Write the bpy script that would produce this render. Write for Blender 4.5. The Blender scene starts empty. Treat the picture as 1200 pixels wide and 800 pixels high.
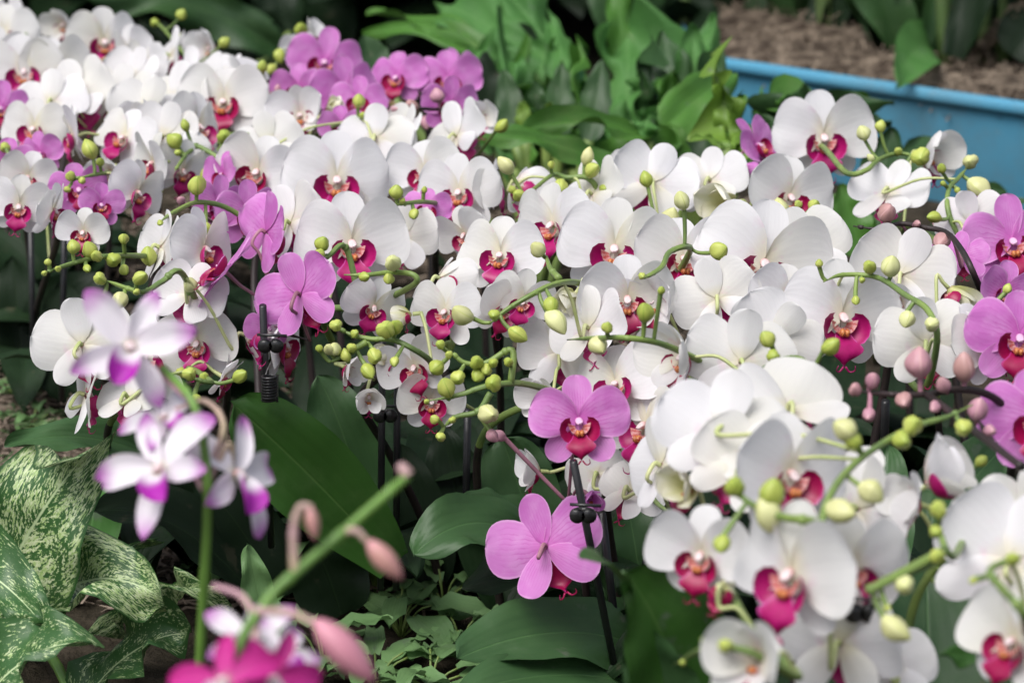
import bpy, bmesh, math, random
from mathutils import Vector, Matrix, Euler, noise
R = math.radians
rng = random.Random(11)
scene = bpy.context.scene
COL = scene.collection

# ------------------------------------------------------------------ camera
CAM = Vector((0, 0, 0.81)); TH = R(17)
FWD = Vector((0, math.cos(TH), -math.sin(TH))); UP = Vector((0, math.sin(TH), math.cos(TH))); RT = Vector((1, 0, 0))
LENS, SENS = 55.0, 22.3
F = 1200 * LENS / SENS
cd = bpy.data.cameras.new('camera'); cam = bpy.data.objects.new('camera', cd); COL.objects.link(cam)
cam.location = CAM; cam.rotation_euler = (R(90) - TH, 0, 0)
cd.lens = LENS; cd.sensor_width = SENS; cd.clip_start = 0.05; cd.clip_end = 300
cd.dof.use_dof = True; cd.dof.focus_distance = 1.84; cd.dof.aperture_fstop = 5.6; cd.dof.aperture_blades = 0
scene.camera = cam

def at(u, v, D):
    return CAM + D * (FWD + RT * ((u - 600) / F) + UP * ((400 - v) / F))
def ground_at(u, D):
    p = at(u, 400, D); return Vector((p.x, p.y, 0))
def canopy(u, v):
    """distance of the flower canopy (about 0.31 m above the bed) seen at a place of the photograph"""
    D = 0.5 / max(0.12, 0.2924 - (400 - v) * 0.000323)
    t = min(1, max(0, (u - 680) / 150.0))
    front = 1.83 * (1 - t) + 1.22 * t
    return max(D, front)

# ------------------------------------------------------------------ node helpers
class NT:
    def __init__(s, name):
        s.m = bpy.data.materials.new(name); s.m.use_nodes = True
        s.t = s.m.node_tree; s.t.nodes.clear()
        s.out = s.t.nodes.new('ShaderNodeOutputMaterial')
    def n(s, typ, ins=None, **kw):
        x = s.t.nodes.new(typ)
        for k, v in kw.items(): setattr(x, k, v)
        for k, v in (ins or {}).items():
            if isinstance(v, bpy.types.NodeSocket): s.t.links.new(v, x.inputs[k])
            else: x.inputs[k].default_value = v
        return x
    def math(s, op, a, b=0.0, clamp=False):
        return s.n('ShaderNodeMath', {0: a, 1: b}, operation=op, use_clamp=clamp).outputs[0]
    def mix(s, f, a, b, mode='MIX'):
        x = s.n('ShaderNodeMix', {0: f}, data_type='RGBA', blend_type=mode, clamp_factor=True)
        for i, c in ((6, a), (7, b)):
            if isinstance(c, bpy.types.NodeSocket): s.t.links.new(c, x.inputs[i])
            else: x.inputs[i].default_value = (*c, 1)
        return x.outputs[2]
    def ss(s, x, a, b):
        return s.n('ShaderNodeMapRange', {0: x, 1: a, 2: b, 3: 0.0, 4: 1.0}, interpolation_type='SMOOTHSTEP').outputs[0]
    def uv(s):
        sep = s.n('ShaderNodeSeparateXYZ', {0: s.n('ShaderNodeTexCoord').outputs['UV']})
        return sep.outputs[0], sep.outputs[1]
    def obj(s): return s.n('ShaderNodeTexCoord').outputs['Object']
    def noise(s, scale, detail=3, vec=None, rough=.55):
        i = {'Scale': scale, 'Detail': detail, 'Roughness': rough}
        i['Vector'] = vec if vec is not None else s.obj()
        return s.n('ShaderNodeTexNoise', i).outputs[0]
    def rnd(s): return s.n('ShaderNodeObjectInfo').outputs['Random']
    def finish(s, col, rough=.5, trans=0.0, spec=.4, bump=None, bstr=.3, bdist=.002, tcol=None, sheen=0):
        ins = {'Base Color': col if isinstance(col, bpy.types.NodeSocket) else (*col, 1), 'Roughness': rough, 'Specular IOR Level': spec}
        if bump is not None:
            ins['Normal'] = s.n('ShaderNodeBump', {'Height': bump, 'Strength': bstr, 'Distance': bdist}).outputs[0]
        p = s.n('ShaderNodeBsdfPrincipled', ins)
        o = p.outputs[0]
        if trans:
            c = tcol if tcol is not None else col
            ti = {'Color': c if isinstance(c, bpy.types.NodeSocket) else (*c, 1)}
            tr = s.n('ShaderNodeBsdfTranslucent', ti)
            o = s.n('ShaderNodeMixShader', {0: trans, 1: o, 2: tr.outputs[0]}).outputs[0]
        s.t.links.new(o, s.out.inputs[0]); return s.m

M = {}
def petal_white():
    k = NT('white_petal'); u, v = k.uv()
    base = k.mix(k.rnd(), (.83, .82, .84), (.80, .79, .765))
    c = k.mix(k.math('MULTIPLY', k.math('MULTIPLY', k.ss(k.rnd(), .45, .95), k.ss(v, 1.0, .1)), .30), base, (.74, .73, .50))
    c = k.mix(k.math('MULTIPLY', k.ss(v, .34, .02), .55), c, (.72, .66, .42))
    e = k.math('ABSOLUTE', k.math('SUBTRACT', u, .5))
    pk = k.math('MULTIPLY', k.ss(k.noise(9, 2), .52, .75), k.ss(v, .6, .1))
    c = k.mix(k.math('MULTIPLY', pk, .4), c, (.78, .50, .64))
    vein = k.math('PINGPONG', k.math('ADD', k.math('MULTIPLY', u, 11.0), k.math('MULTIPLY', k.noise(14, 2), .8)), .5)
    c = k.mix(k.math('MULTIPLY', k.ss(vein, .16, 0), .09), c, (.62, .58, .62))
    c = k.mix(k.math('MULTIPLY', k.ss(k.noise(6, 3), .5, .72), .12), c, (.66, .68, .62))
    c = k.mix(k.math('MULTIPLY', k.ss(k.noise(42, 3), .73, .78), .35), c, (.50, .40, .28))
    M['white'] = k.finish(c, .55, .42, .2, bump=vein, bstr=.16, bdist=.0008)
def petal_cream():
    k = NT('cream_petal'); u, v = k.uv()
    e = k.math('ABSOLUTE', k.math('SUBTRACT', u, .5))
    c = k.mix(k.ss(v, .9, .05), (.80, .78, .66), (.62, .62, .26))
    c = k.mix(k.math('MULTIPLY', k.ss(e, .15, 0), .4), c, (.62, .63, .30))
    vein = k.math('PINGPONG', k.math('MULTIPLY', u, 9.0), .5)
    M['cream'] = k.finish(c, .45, .28, .3, bump=vein, bstr=.25, bdist=.0009)
def petal_pink():
    k = NT('pink_petal'); u, v = k.uv()
    e = k.math('ABSOLUTE', k.math('SUBTRACT', u, .5))
    c = k.mix(k.rnd(), (.64, .23, .59), (.56, .16, .51))
    c = k.mix(k.math('MULTIPLY', k.ss(v, .45, .02), .45), c, (.56, .10, .42))
    vein = k.math('PINGPONG', k.math('ADD', k.math('MULTIPLY', u, 11.0), k.math('MULTIPLY', k.noise(9, 3), 1.5)), .5)
    vf = k.math('MULTIPLY', k.math('MULTIPLY', k.ss(vein, .20, .02), k.ss(v, 1.0, .35)), k.math('MULTIPLY', k.ss(e, .5, .3), k.ss(k.noise(7, 2), .3, .6)))
    c = k.mix(k.math('MULTIPLY', k.ss(k.noise(5, 3), .4, .7), .35), c, (.72, .40, .70))
    c = k.mix(k.math('MULTIPLY', vf, .5), c, (.48, .06, .38))
    c = k.mix(k.math('MULTIPLY', k.math('MAXIMUM', k.ss(e, .44, .5), k.ss(v, .93, 1)), .5), c, (.80, .50, .76))
    M['pink'] = k.finish(c, .5, .34, .25, bump=vein, bstr=.12, bdist=.0009)
def petal_tip(name, tipc, lo, hi, body=(.82, .78, .82)):
    k = NT(name); u, v = k.uv()
    f = k.ss(k.math('ADD', v, k.math('MULTIPLY', k.math('SUBTRACT', k.noise(12, 2), .5), .12)), lo, hi)
    c = k.mix(f, body, tipc)
    c = k.mix(k.math('MULTIPLY', k.ss(v, .2, 0), .6), c, (.66, .70, .36))
    vein = k.math('PINGPONG', k.math('MULTIPLY', u, 9.0), .5)
    c = k.mix(k.math('MULTIPLY', k.ss(vein, .12, 0), .15), c, (.60, .30, .58))
    return k.finish(c, .45, .3, .3, bump=vein, bstr=.2, bdist=.0009)
petal_white(); petal_cream(); petal_pink()
M['dend'] = petal_tip('purple_tipped_petal', (.48, .13, .48), .58, 1.02)
M['dend_lip'] = petal_tip('purple_lip', (.42, .02, .40), .25, .6)
M['dend_deep'] = petal_tip('magenta_petal', (.55, .03, .26), .0, .35, (.6, .06, .32))
def lip_mats():
    for nm, a, b, ed in (('lip_crimson', (.36, .003, .075), (.22, .002, .045), (.52, .06, .32)),
                         ('lip_rose', (.42, .006, .15), (.28, .003, .08), (.58, .12, .42))):
        k = NT(nm); u, v = k.uv()
        e = k.math('ABSOLUTE', k.math('SUBTRACT', u, .5))
        c = k.mix(k.noise(22, 3), a, b)
        f = k.math('MULTIPLY', k.math('MAXIMUM', k.ss(e, .40, .5), k.ss(v, .88, 1.0)), k.ss(k.noise(10, 1), .35, .6))
        c = k.mix(k.math('MULTIPLY', f, .65), c, ed)
        M[nm] = k.finish(c, .4, .12, .4)
    k = NT('lip_throat'); u, v = k.uv()
    st = k.ss(k.math('PINGPONG', k.math('ADD', k.math('MULTIPLY', u, 7.0), k.math('MULTIPLY', k.noise(30, 2), 1.2)), .5), .2, .05)
    c = k.mix(k.ss(k.noise(25, 2), .4, .65), (.60, .32, .32), (.52, .18, .15))
    c = k.mix(k.math('MULTIPLY', st, .75), c, (.40, .02, .03))
    M['throat'] = k.finish(c, .45, .1, .4)
    k = NT('lip_callus'); c = k.mix(k.ss(k.noise(60, 2), .5, .62), (.48, .18, .05), (.30, .02, .03))
    M['callus'] = k.finish(c, .4)
    k = NT('column_white'); u, v = k.uv(); c = k.mix(k.ss(v, .85, .45), (.78, .66, .66), (.68, .42, .40)); M['column'] = k.finish(c, .65, .2, .15)
    k = NT('column_pink'); u, v = k.uv(); c = k.mix(k.ss(v, .9, .2), (.76, .50, .68), (.55, .12, .42)); M['column_pink'] = k.finish(c, .65, .2, .15)
lip_mats()
def bud_mat(nm, a, b, tip):
    k = NT(nm); u, v = k.uv()
    c = k.mix(k.ss(k.math('ADD', k.noise(45, 3), k.math('MULTIPLY', k.math('SUBTRACT', k.rnd(), .5), .7)), .35, .7), a, b)
    c = k.mix(k.math('MULTIPLY', k.ss(k.noise(90, 3), .66, .74), .5), c, (.26, .20, .07))
    seam = k.ss(k.math('PINGPONG', k.math('MULTIPLY', u, 3.0), .5), .07, .0)
    c = k.mix(k.math('MULTIPLY', seam, .85), c, tip)
    c = k.mix(k.math('MULTIPLY', k.ss(v, .35, .0), .5), c, tuple(min(1, x * 1.3 + .04) for x in a))
    c = k.mix(k.math('MULTIPLY', k.ss(v, .75, 1.0), .45), c, tip)
    M[nm] = k.finish(c, .42, .10, .4)
bud_mat('bud_green', (.47, .52, .12), (.37, .44, .08), (.25, .36, .05))
bud_mat('bud_cream', (.64, .66, .32), (.58, .58, .28), (.50, .54, .18))
bud_mat('bud_mauve', (.47, .24, .30), (.42, .24, .22), (.60, .36, .36))
bud_mat('bud_rose', (.56, .24, .30), (.52, .28, .24), (.40, .14, .20))
def simple(nm, a, b, scale=20, rough=.5, trans=0, spec=.4, bstr=.3, lo=.35, hi=.65):
    k = NT(nm); nz = k.noise(scale, 4); c = k.mix(k.ss(nz, lo, hi), a, b)
    M[nm] = k.finish(c, rough, trans, spec, bump=nz, bstr=bstr, bdist=.003)
simple('stem_green', (.20, .28, .07), (.13, .20, .06), 30, .45)
simple('pedicel_pale', (.50, .52, .26), (.36, .42, .16), 30, .5)
simple('pedicel_rosy', (.36, .17, .22), (.22, .10, .13), 30, .5)
simple('stem_dark', (.035, .022, .022), (.018, .015, .013), 30, .5)
simple('stake_black', (.016, .016, .018), (.010, .010, .011), 30, .35, spec=.5)
simple('clip_black', (.014, .014, .015), (.02, .02, .02), 60, .3, spec=.5)
simple('bark_dark', (.03, .022, .015), (.015, .012, .01), 40, .8)
def leaf_mat(nm, a, b, rib, trans=.12, rough=.40, veins=8.0, spec=.35, vstr=.12):
    k = NT(nm); u, v = k.uv()
    e = k.math('ABSOLUTE', k.math('SUBTRACT', u, .5))
    c = k.mix(k.ss(k.noise(7, 4), .35, .68), a, b)
    c = k.mix(k.math('MULTIPLY', k.math('SUBTRACT', k.rnd(), .2), .35, True), c, tuple(x * .55 for x in a))
    c = k.mix(k.math('MULTIPLY', k.ss(e, .018, .004), .6), c, rib)
    vein = k.math('PINGPONG', k.math('ADD', k.math('MULTIPLY', u, veins), k.math('MULTIPLY', k.noise(4, 2), .5)), .5)
    c = k.mix(k.math('MULTIPLY', k.ss(vein, .10, 0), .06), c, rib)
    c = k.mix(k.math('MULTIPLY', k.ss(k.noise(38, 4), .64, .72), .5), c, tuple(min(.13, x * 2 + .008) for x in (a[1], a[1] * .9, a[1] * .5)))
    dust = k.ss(k.noise(16, 6, rough=.75), .48, .75)
    c = k.mix(k.math('MULTIPLY', dust, .16), c, tuple(min(.22, x * 3 + .01) for x in a))
    c = k.mix(k.math('MULTIPLY', k.ss(k.noise(2.6, 3), .55, .7), .30), c, tuple(x * 1.5 for x in a))
    hgt = k.math('ADD', k.math('MULTIPLY', vein, .6), k.math('MULTIPLY', k.noise(55, 4), .8))
    hgt = k.math('SUBTRACT', hgt, k.math('MULTIPLY', k.ss(e, .03, .0), 1.6))
    M[nm] = k.finish(c, k.math('ADD', k.math('MULTIPLY', dust, .25), rough), trans, spec, bump=hgt, bstr=vstr * 2, bdist=.0015)
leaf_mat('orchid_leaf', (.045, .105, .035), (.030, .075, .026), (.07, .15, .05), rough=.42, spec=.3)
leaf_mat('orchid_leaf_shade', (.012, .030, .010), (.008, .020, .007), (.018, .042, .013), rough=.5, spec=.2)  # darkened copy of orchid_leaf, shade under the blooms put into its colour
leaf_mat('orchid_leaf_bright', (.042, .125, .020), (.032, .095, .016), (.08, .17, .04))
leaf_mat('fern_green', (.075, .20, .03), (.045, .135, .02), (.11, .25, .06), .22, .45)
leaf_mat('fern_grey', (.085, .225, .055), (.05, .145, .036), (.12, .25, .08), .2, .55, spec=.2)
leaf_mat('lime_leaf', (.16, .28, .04), (.11, .22, .03), (.2, .32, .08), .25, .45)
leaf_mat('dark_leaf', (.008, .020, .007), (.005, .013, .005), (.014, .03, .010), .08, .5, spec=.2)  # dark green leaf, darkened further so its colour carries the shade of the gaps
leaf_mat('mid_leaf', (.035, .085, .025), (.02, .055, .018), (.06, .12, .04), .15, .45)
leaf_mat('weed_leaf', (.16, .29, .11), (.10, .20, .07), (.11, .2, .07), .22, .5)
def variegated():
    for nm, lo in (('variegated_pale', .485), ('variegated_dark', .56)):
        k = NT(nm); u, v = k.uv()
        side = k.math('ABSOLUTE', k.math('SUBTRACT', u, .5))
        # splashes run along the slanting side veins
        vec = k.n('ShaderNodeCombineXYZ', {0: k.math('MULTIPLY', side, 30.0), 1: k.math('SUBTRACT', k.math('MULTIPLY', v, 44.0), k.math('MULTIPLY', side, 26.0)), 2: k.math('MULTIPLY', k.math('GREATER_THAN', u, .5), 7.3)}).outputs[0]
        n1 = k.noise(1.1, 5, vec, .68); n2 = k.noise(.25, 2, vec)
        f = k.ss(k.math('ADD', n1, k.math('MULTIPLY', k.math('SUBTRACT', n2, .5), .5)), lo, lo + .05)
        f = k.math('MULTIPLY', f, k.ss(side, .49, .455))
        pale = k.mix(k.ss(k.noise(1.6, 3, vec), .3, .7), (.60, .66, .42), (.30, .46, .14))
        c = k.mix(f, k.mix(k.noise(5), (.025, .085, .022), (.05, .13, .035)), pale)
        c = k.mix(k.ss(side, .016, .004), c, (.50, .62, .34))
        M[nm] = k.finish(c, .38, .15, .45, bump=n1, bstr=.2, bdist=.002)
variegated()
def soil_mats():
    k = NT('bed_soil'); n1 = k.noise(26, 6, rough=.7); n2 = k.noise(3, 3)
    c = k.mix(k.ss(n1, .35, .7), (.022, .016, .012), (.085, .066, .05)); c = k.mix(k.math('MULTIPLY', n2, .6), c, (.03, .03, .016))
    M['soil'] = k.finish(c, .95, 0, .1, bump=n1, bstr=1, bdist=.02)
    simple('litter', (.30, .24, .19), (.13, .10, .075), 60, .9, .05, .1)
    simple('coir', (.23, .185, .14), (.045, .033, .025), 34, .9, .05, .1)
    k = NT('trough_blue'); n1 = k.noise(5, 5); n2 = k.noise(70, 3)
    c = k.mix(k.ss(n1, .3, .7), (.060, .245, .385), (.085, .275, .40)); c = k.mix(k.math('MULTIPLY', k.ss(n2, .6, .75), .22), c, (.16, .26, .32))
    c = k.mix(k.math('MULTIPLY', k.ss(k.noise(2.2, 6, rough=.75), .52, .68), .4), c, (.11, .16, .17))
    M['blue'] = k.finish(c, .6, 0, .25, bump=n1, bstr=.15, bdist=.01)
    k = NT('trough_dirt'); M['blue_dark'] = k.finish((.03, .08, .12), .7)
soil_mats()

# ------------------------------------------------------------------ object helpers
def link(o, parent=None):
    COL.objects.link(o)
    if parent is not None: o.parent = parent
    return o
def tag(o, label=None, cat=None, group=None, kind=None):
    for k, v in (('label', label), ('category', cat), ('group', group), ('kind', kind)):
        if v: o[k] = v
    return o
def empty(name, loc, parent=None):
    o = bpy.data.objects.new(name, None); o.empty_display_size = .02; o.location = loc
    return link(o, parent)
class MB:
    """collects vertices, faces and uvs of one mesh"""
    def __init__(s): s.v = []; s.f = []; s.uv = []; s.mi = []
    def grid(s, rows, uvs, mi=0):
        b = len(s.v); nr, nc = len(rows), len(rows[0])
        for r in rows: s.v.extend(r)
        for i in range(nr - 1):
            for j in range(nc - 1):
                q = (b + i * nc + j, b + i * nc + j + 1, b + (i + 1) * nc + j + 1, b + (i + 1) * nc + j)
                s.f.append(q); s.mi.append(mi)
                s.uv.append((uvs[i][j], uvs[i][j + 1], uvs[i + 1][j + 1], uvs[i + 1][j]))
    def tube(s, pts, rad, n=7, mi=0, cap=True):
        rows = []; uvs = []; prev = None; m = len(pts)
        for i, p in enumerate(pts):
            d = (pts[min(i + 1, m - 1)] - pts[max(i - 1, 0)])
            d = d.normalized() if d.length > 1e-9 else Vector((0, 0, 1))
            a = prev if prev is not None else (Vector((1, 0, 0)) if abs(d.x) < .8 else Vector((0, 1, 0)))
            a = (a - d * a.dot(d)); a = a.normalized() if a.length > 1e-6 else d.orthogonal().normalized()
            prev = a; b = d.cross(a)
            r = rad(i / max(1, m - 1)) if callable(rad) else rad
            rows.append([p + (a * math.cos(2 * math.pi * j / n) + b * math.sin(2 * math.pi * j / n)) * r for j in range(n + 1)])
            uvs.append([(j / n, i / max(1, m - 1)) for j in range(n + 1)])
        if cap:
            rows = [[pts[0].copy()] * (n + 1)] + rows + [[pts[-1].copy()] * (n + 1)]
            uvs = [uvs[0]] + uvs + [uvs[-1]]
        f = mi if callable(mi) else None
        b0 = len(s.f); s.grid(rows, uvs, 0 if f else mi)
        if f:
            nc = n
            for q in range(b0, len(s.f)):
                s.mi[q] = f(((q - b0) // nc) / max(1, len(rows) - 1))
    def build(s, name, mats, parent=None, weld=False):
        me = bpy.data.meshes.new(name); me.from_pydata([tuple(p) for p in s.v], [], s.f)
        ul = me.uv_layers.new(name='uv'); flat = [c for f in s.uv for p in f for c in p]
        ul.data.foreach_set('uv', flat)
        for m in (mats if isinstance(mats, (list, tuple)) else [mats]): me.materials.append(m)
        me.polygons.foreach_set('material_index', s.mi)
        me.polygons.foreach_set('use_smooth', [True] * len(s.f))
        if weld:
            bm = bmesh.new(); bm.from_mesh(me); bmesh.ops.remove_doubles(bm, verts=bm.verts, dist=1e-5); bm.to_mesh(me); bm.free()
        me.validate(); me.update()
        if parent is False: return me
        return link(bpy.data.objects.new(name, me), parent)
def spline(P, n=6):
    if len(P) < 3: return [P[0].lerp(P[-1], i / n) for i in range(n + 1)]
    Q = [2 * P[0] - P[1]] + list(P) + [2 * P[-1] - P[-2]]; out = []
    for i in range(1, len(Q) - 2):
        a, b, c, d = Q[i - 1:i + 3]
        for k in range(n):
            t = k / n
            out.append(.5 * ((2 * b) + (c - a) * t + (2 * a - 5 * b + 4 * c - d) * t * t + (3 * b - a - 3 * c + d) * t ** 3))
    out.append(P[-1].copy()); return out

# ------------------------------------------------------------------ blossoms (unit width across the petals, facing +Z, top +Y)
def hw_petal(t): return (t ** .50) * math.sqrt(max(0, 1 - t ** 3.2)) / .80
def hw_sepal(t): return (t ** .55) * math.sqrt(max(0, 1 - t ** 2.6)) / .74
def hw_point(t): return (t ** .6) * max(0, 1 - t ** 2.2) ** .75 / .62
def tepal(base, ang, L, W, hw, tilt, curl, cup, ruffle, seed, nt=13, ns=11, twist=0, mb=None, mi=0):
    a = Vector((math.cos(ang), math.sin(ang), 0)); p = Vector((-a.y, a.x, 0)); z = Vector((0, 0, 1))
    ts = [math.sin(math.pi / 2 * i / (nt - 1)) ** 1.0 for i in range(nt)]
    rows = []; uvs = []; al = 0; zz = 0; pt = 0
    for t in ts:
        fi = tilt + curl * (t + pt) / 2
        al += (t - pt) * L * math.cos(fi); zz += (t - pt) * L * math.sin(fi); pt = t
        fn = tilt + curl * t
        nrm = z * math.cos(fn) - a * math.sin(fn)
        h = W * hw(min(.9995, max(.012, t)))
        row = []; uv = []
        for j in range(ns):
            s = -1 + 2 * j / (ns - 1)
            nz = noise.noise(Vector((s * 1.3 + seed * 7.1, t * 2.2 + seed * 3.3, seed)))
            edge = abs(s) ** 2 * .7 + t ** 3 * .3
            d = cup * h * s * s + ruffle * nz * L * edge - .05 * W * math.exp(-(s / .13) ** 2) * t * (1 - t) * 2
            row.append(Vector(base) + a * al + z * zz + p * (h * s * math.cos(cup * s * .8)) + nrm * d + nrm * (twist * s * h * t))
            uv.append((j / (ns - 1), t))
        rows.append(row); uvs.append(uv)
    m = mb or MB(); m.grid(rows, uvs, mi); return m

def lip_mesh(name, crim, seed, small=1.0):
    m = MB(); r = random.Random(seed)
    for sd in (-1, 1):    # side lobes, curving up round the column
        rows = []; uvs = []
        for i in range(9):
            t = i / 8; row = []; uv = []
            for j in range(8):
                s = j / 7
                th = (-75 + 128 * s) * (1 if sd > 0 else 1)
                w = math.sin(math.pi * (.12 + .80 * s)) ** .6
                rr = .045 + (.095 + r.uniform(-.004, .004)) * t * w
                zz = .015 + .105 * t ** 1.3 * w + .012 * s
                x = sd * (rr * math.cos(R(th)) + .025); y = -.045 + rr * 1.12 * math.sin(R(th))
                row.append(Vector((x - sd * .02 * t ** 3, y, zz))); uv.append((s, t))
            rows.append(row); uvs.append(uv)
        m.grid(rows, uvs, 0)
    rows = []; uvs = []   # spade shaped middle lobe
    for i in range(11):
        t = i / 10; row = []; uv = []
        wd = [.045, .05, .06, .078, .098, .108, .100, .08, .055, .03, .008][i]
        y = -.085 - .20 * t; z = .03 + .115 * math.sin(t * 2.3)
        for j in range(7):
            s = -1 + 2 * j / 6
            row.append(Vector((wd * s, y + .02 * abs(s) * t, z - .045 * abs(s) * t + .012 * s * s))); uv.append((j / 6, t))
        rows.append(row); uvs.append(uv)
    m.grid(rows, uvs, 0)
    for sd in (-1, 1):    # the two tendrils at its tip
        P = [Vector((sd * .006, -.28, .115)), Vector((sd * .03, -.31, .115)), Vector((sd * .055, -.30, .14)), Vector((sd * .05, -.27, .16))]
        m.tube(spline(P, 3), lambda t: .007 * (1 - .7 * t), 5, 0)
    rows = []; uvs = []   # pale striped throat
    for i in range(7):
        t = i / 6; row = []; uv = []
        for j in range(9):
            th = R(-180 + 180 * j / 8); rr = .028 + .052 * t
            row.append(Vector((rr * math.cos(th), -.028 + rr * 1.15 * math.sin(th) + .02 * t, .018 + .055 * t * t))); uv.append((j / 8, t))
        rows.append(row); uvs.append(uv)
    m.grid(rows, uvs, 1)
    for cx in (-.014, .014):   # callus
        rows = []; uvs = []
        for i in range(6):
            a = math.pi * i / 5; row = []; uv = []
            for j in range(9):
                b = 2 * math.pi * j / 8
                row.append(Vector((cx + .019 * math.sin(a) * math.cos(b), -.085 + .027 * math.sin(a) * math.sin(b), .082 + .028 * math.cos(a)))); uv.append((j / 8, i / 5))
            rows.append(row); uvs.append(uv)
        m.grid(rows, uvs, 2)
    m.v = [Vector((p.x * 1.42, p.y * 1.38, p.z * 1.15)) for p in m.v]
    return m.build(name, [crim, M['throat'], M['callus']], False)
def column_mesh(name, mat):
    m = MB(); rows = []; uvs = []
    for i in range(9):
        t = i / 8; rr = (.022 + .018 * math.sin(t * 2.6)) * math.sqrt(max(0.0, 1 - t ** 6)) + .0005
        c = Vector((0, .016 - .030 * t * t, .0 + .105 * t))
        rows.append([c + Vector((rr * math.cos(2 * math.pi * j / 10), rr * math.sin(2 * math.pi * j / 10) * .95, -.02 * math.sin(2 * math.pi * j / 10) * t)) for j in range(11)])
        uvs.append([(j / 10, t) for j in range(11)])
    m.grid(rows, uvs); return m.build(name, mat, False)

VAR = {}
def variant(code, petal_m, lip_m, col_m, op, seed, pw=.355, sl=.425, sw=.165, pl=.50):
    """op = how far open: 1 flat, 0 closed forward"""
    r = random.Random(seed); q = lambda a: r.uniform(-a, a)
    lift = (1 - op) * R(78); parts = []
    def T(nm, base, ang, L, W, hw, tilt, curl, cup, ruf):
        return (nm, tepal(base, ang, L, W, hw, tilt, curl, cup, ruf, seed * 1.7 + ang).build(nm, petal_m, False))
    cl = (1 - op) * R(55)
    bz = -.012
    parts.append(T('sepal', (0, .02, bz), R(90) + q(.08), sl + q(.04), sw + q(.015), hw_sepal, lift + R(-4) + q(.16), cl + q(.4) - .15 * op, .16 + .3 * (1 - op), .05))
    for sd in (-1, 1):
        parts.append(T('sepal', (sd * .015, -.02, bz), R(-90 + sd * 42) + q(.1), sl + q(.04), sw + q(.015), hw_sepal, lift + R(-3) + q(.18), cl + q(.4) - .1 * op, .16 + .3 * (1 - op), .05))
    for sd in (-1, 1):
        parts.append(T('petal', (sd * .012, .012, .004), R(16) + q(.09) if sd > 0 else R(164) + q(.09), pl + q(.015), pw + q(.012), hw_petal,
                       lift * 1.02 + R(4) + q(.09), cl + q(.45) - .30 * op, .10 + .35 * (1 - op) + q(.14), r.uniform(.10, .24)))
    if lip_m: parts.append(('lip', lip_mesh('lip', lip_m, seed)))
    if col_m: parts.append(('column', column_mesh('column', col_m)))
    VAR.setdefault(code, []).append(parts)
for i in range(11): variant('w', M['white'], M['lip_crimson'] if i % 3 else M['lip_rose'], M['column'], 1.0 - .05 * (i % 3), 20 + i)
for i in range(4): variant('h', M['white'], M['lip_rose'] if i % 2 else M['lip_crimson'], M['column'], .62 - .06 * i, 40 + i, pw=.30)
for i in range(3): variant('c', M['cream'], M['lip_crimson'], M['column'], .22 + .1 * i, 50 + i, pw=.27, sw=.19)
for i in range(4): variant('p', M['pink'], M['lip_crimson'], M['column_pink'], .98 - .06 * (i % 2), 60 + i, pw=.30, sl=.45, sw=.165)
for i in range(2): variant('q', M['pink'], M['lip_crimson'], M['column_pink'], .35, 70 + i, pw=.25, sw=.18)
def dend_variant(code, pm, lm, seed):
    r = random.Random(seed); q = lambda a: r.uniform(-a, a); parts = []
    for nm, ang, L, W in (('sepal', 90, .46, .10), ('sepal', -48, .48, .105), ('sepal', -132, .48, .105), ('petal', 24, .52, .14), ('petal', 156, .52, .14)):
        parts.append((nm, tepal((0, 0, 0), R(ang) + q(.15), L, W, hw_point, R(16) + q(.3), -.6 + q(.6), .35, .12, seed + ang * .1).build(nm, pm, False)))
    m = tepal((0, -.02, .02), R(-90), .34, .15, hw_sepal, R(55), -1.0, .75, .1, seed)
    parts.append(('lip', m.build('lip', lm, False))); parts.append(('column', column_mesh('column', M['column'])))
    VAR.setdefault(code, []).append(parts)
for i in range(3): dend_variant('d', M['dend'], M['dend_lip'], 80 + i)
for i in range(2): dend_variant('e', M['dend_deep'], M['dend_lip'], 90 + i)

def frame(yaw, pitch, roll):
    y, p = R(yaw), R(pitch)
    n = -FWD * (math.cos(y) * math.cos(p)) + RT * (math.sin(y) * math.cos(p)) + UP * math.sin(p)
    up = UP - n * UP.dot(n)
    if up.length < .05: up = -FWD - n * (-FWD).dot(n)
    up.normalize(); x = up.cross(n)
    m = Matrix((x, up, n)).transposed()
    return m @ Matrix.Rotation(R(roll), 3, 'Z'), n
cnt = {}
def add_flower(plant, code, pos, size, yaw, pitch, roll):
    i = cnt.get(code, 0); cnt[code] = i + 1
    if code == 'w' and size < .072 and rng.random() < .16: code = 'h'
    parts = VAR[code][(i * 7 + i // 3) % len(VAR[code])]
    if abs(yaw) > 100: pitch = -abs(pitch) - rng.uniform(2, 20); yaw += rng.uniform(-22, 22); roll += rng.uniform(-25, 25)
    j = 1 if size > .068 or code != 'w' else 2.2
    m, n = frame(yaw + j * rng.uniform(-7, 7), pitch + j * rng.uniform(-7, 7), roll + j * rng.uniform(-10, 10))
    e = empty('flower', pos - plant.location, plant)
    e.rotation_mode = 'QUATERNION'; e.rotation_quaternion = m.to_quaternion(); e.scale = (size,) * 3
    for nm, me in parts: link(bpy.data.objects.new(nm, me), e)
    return n

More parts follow.
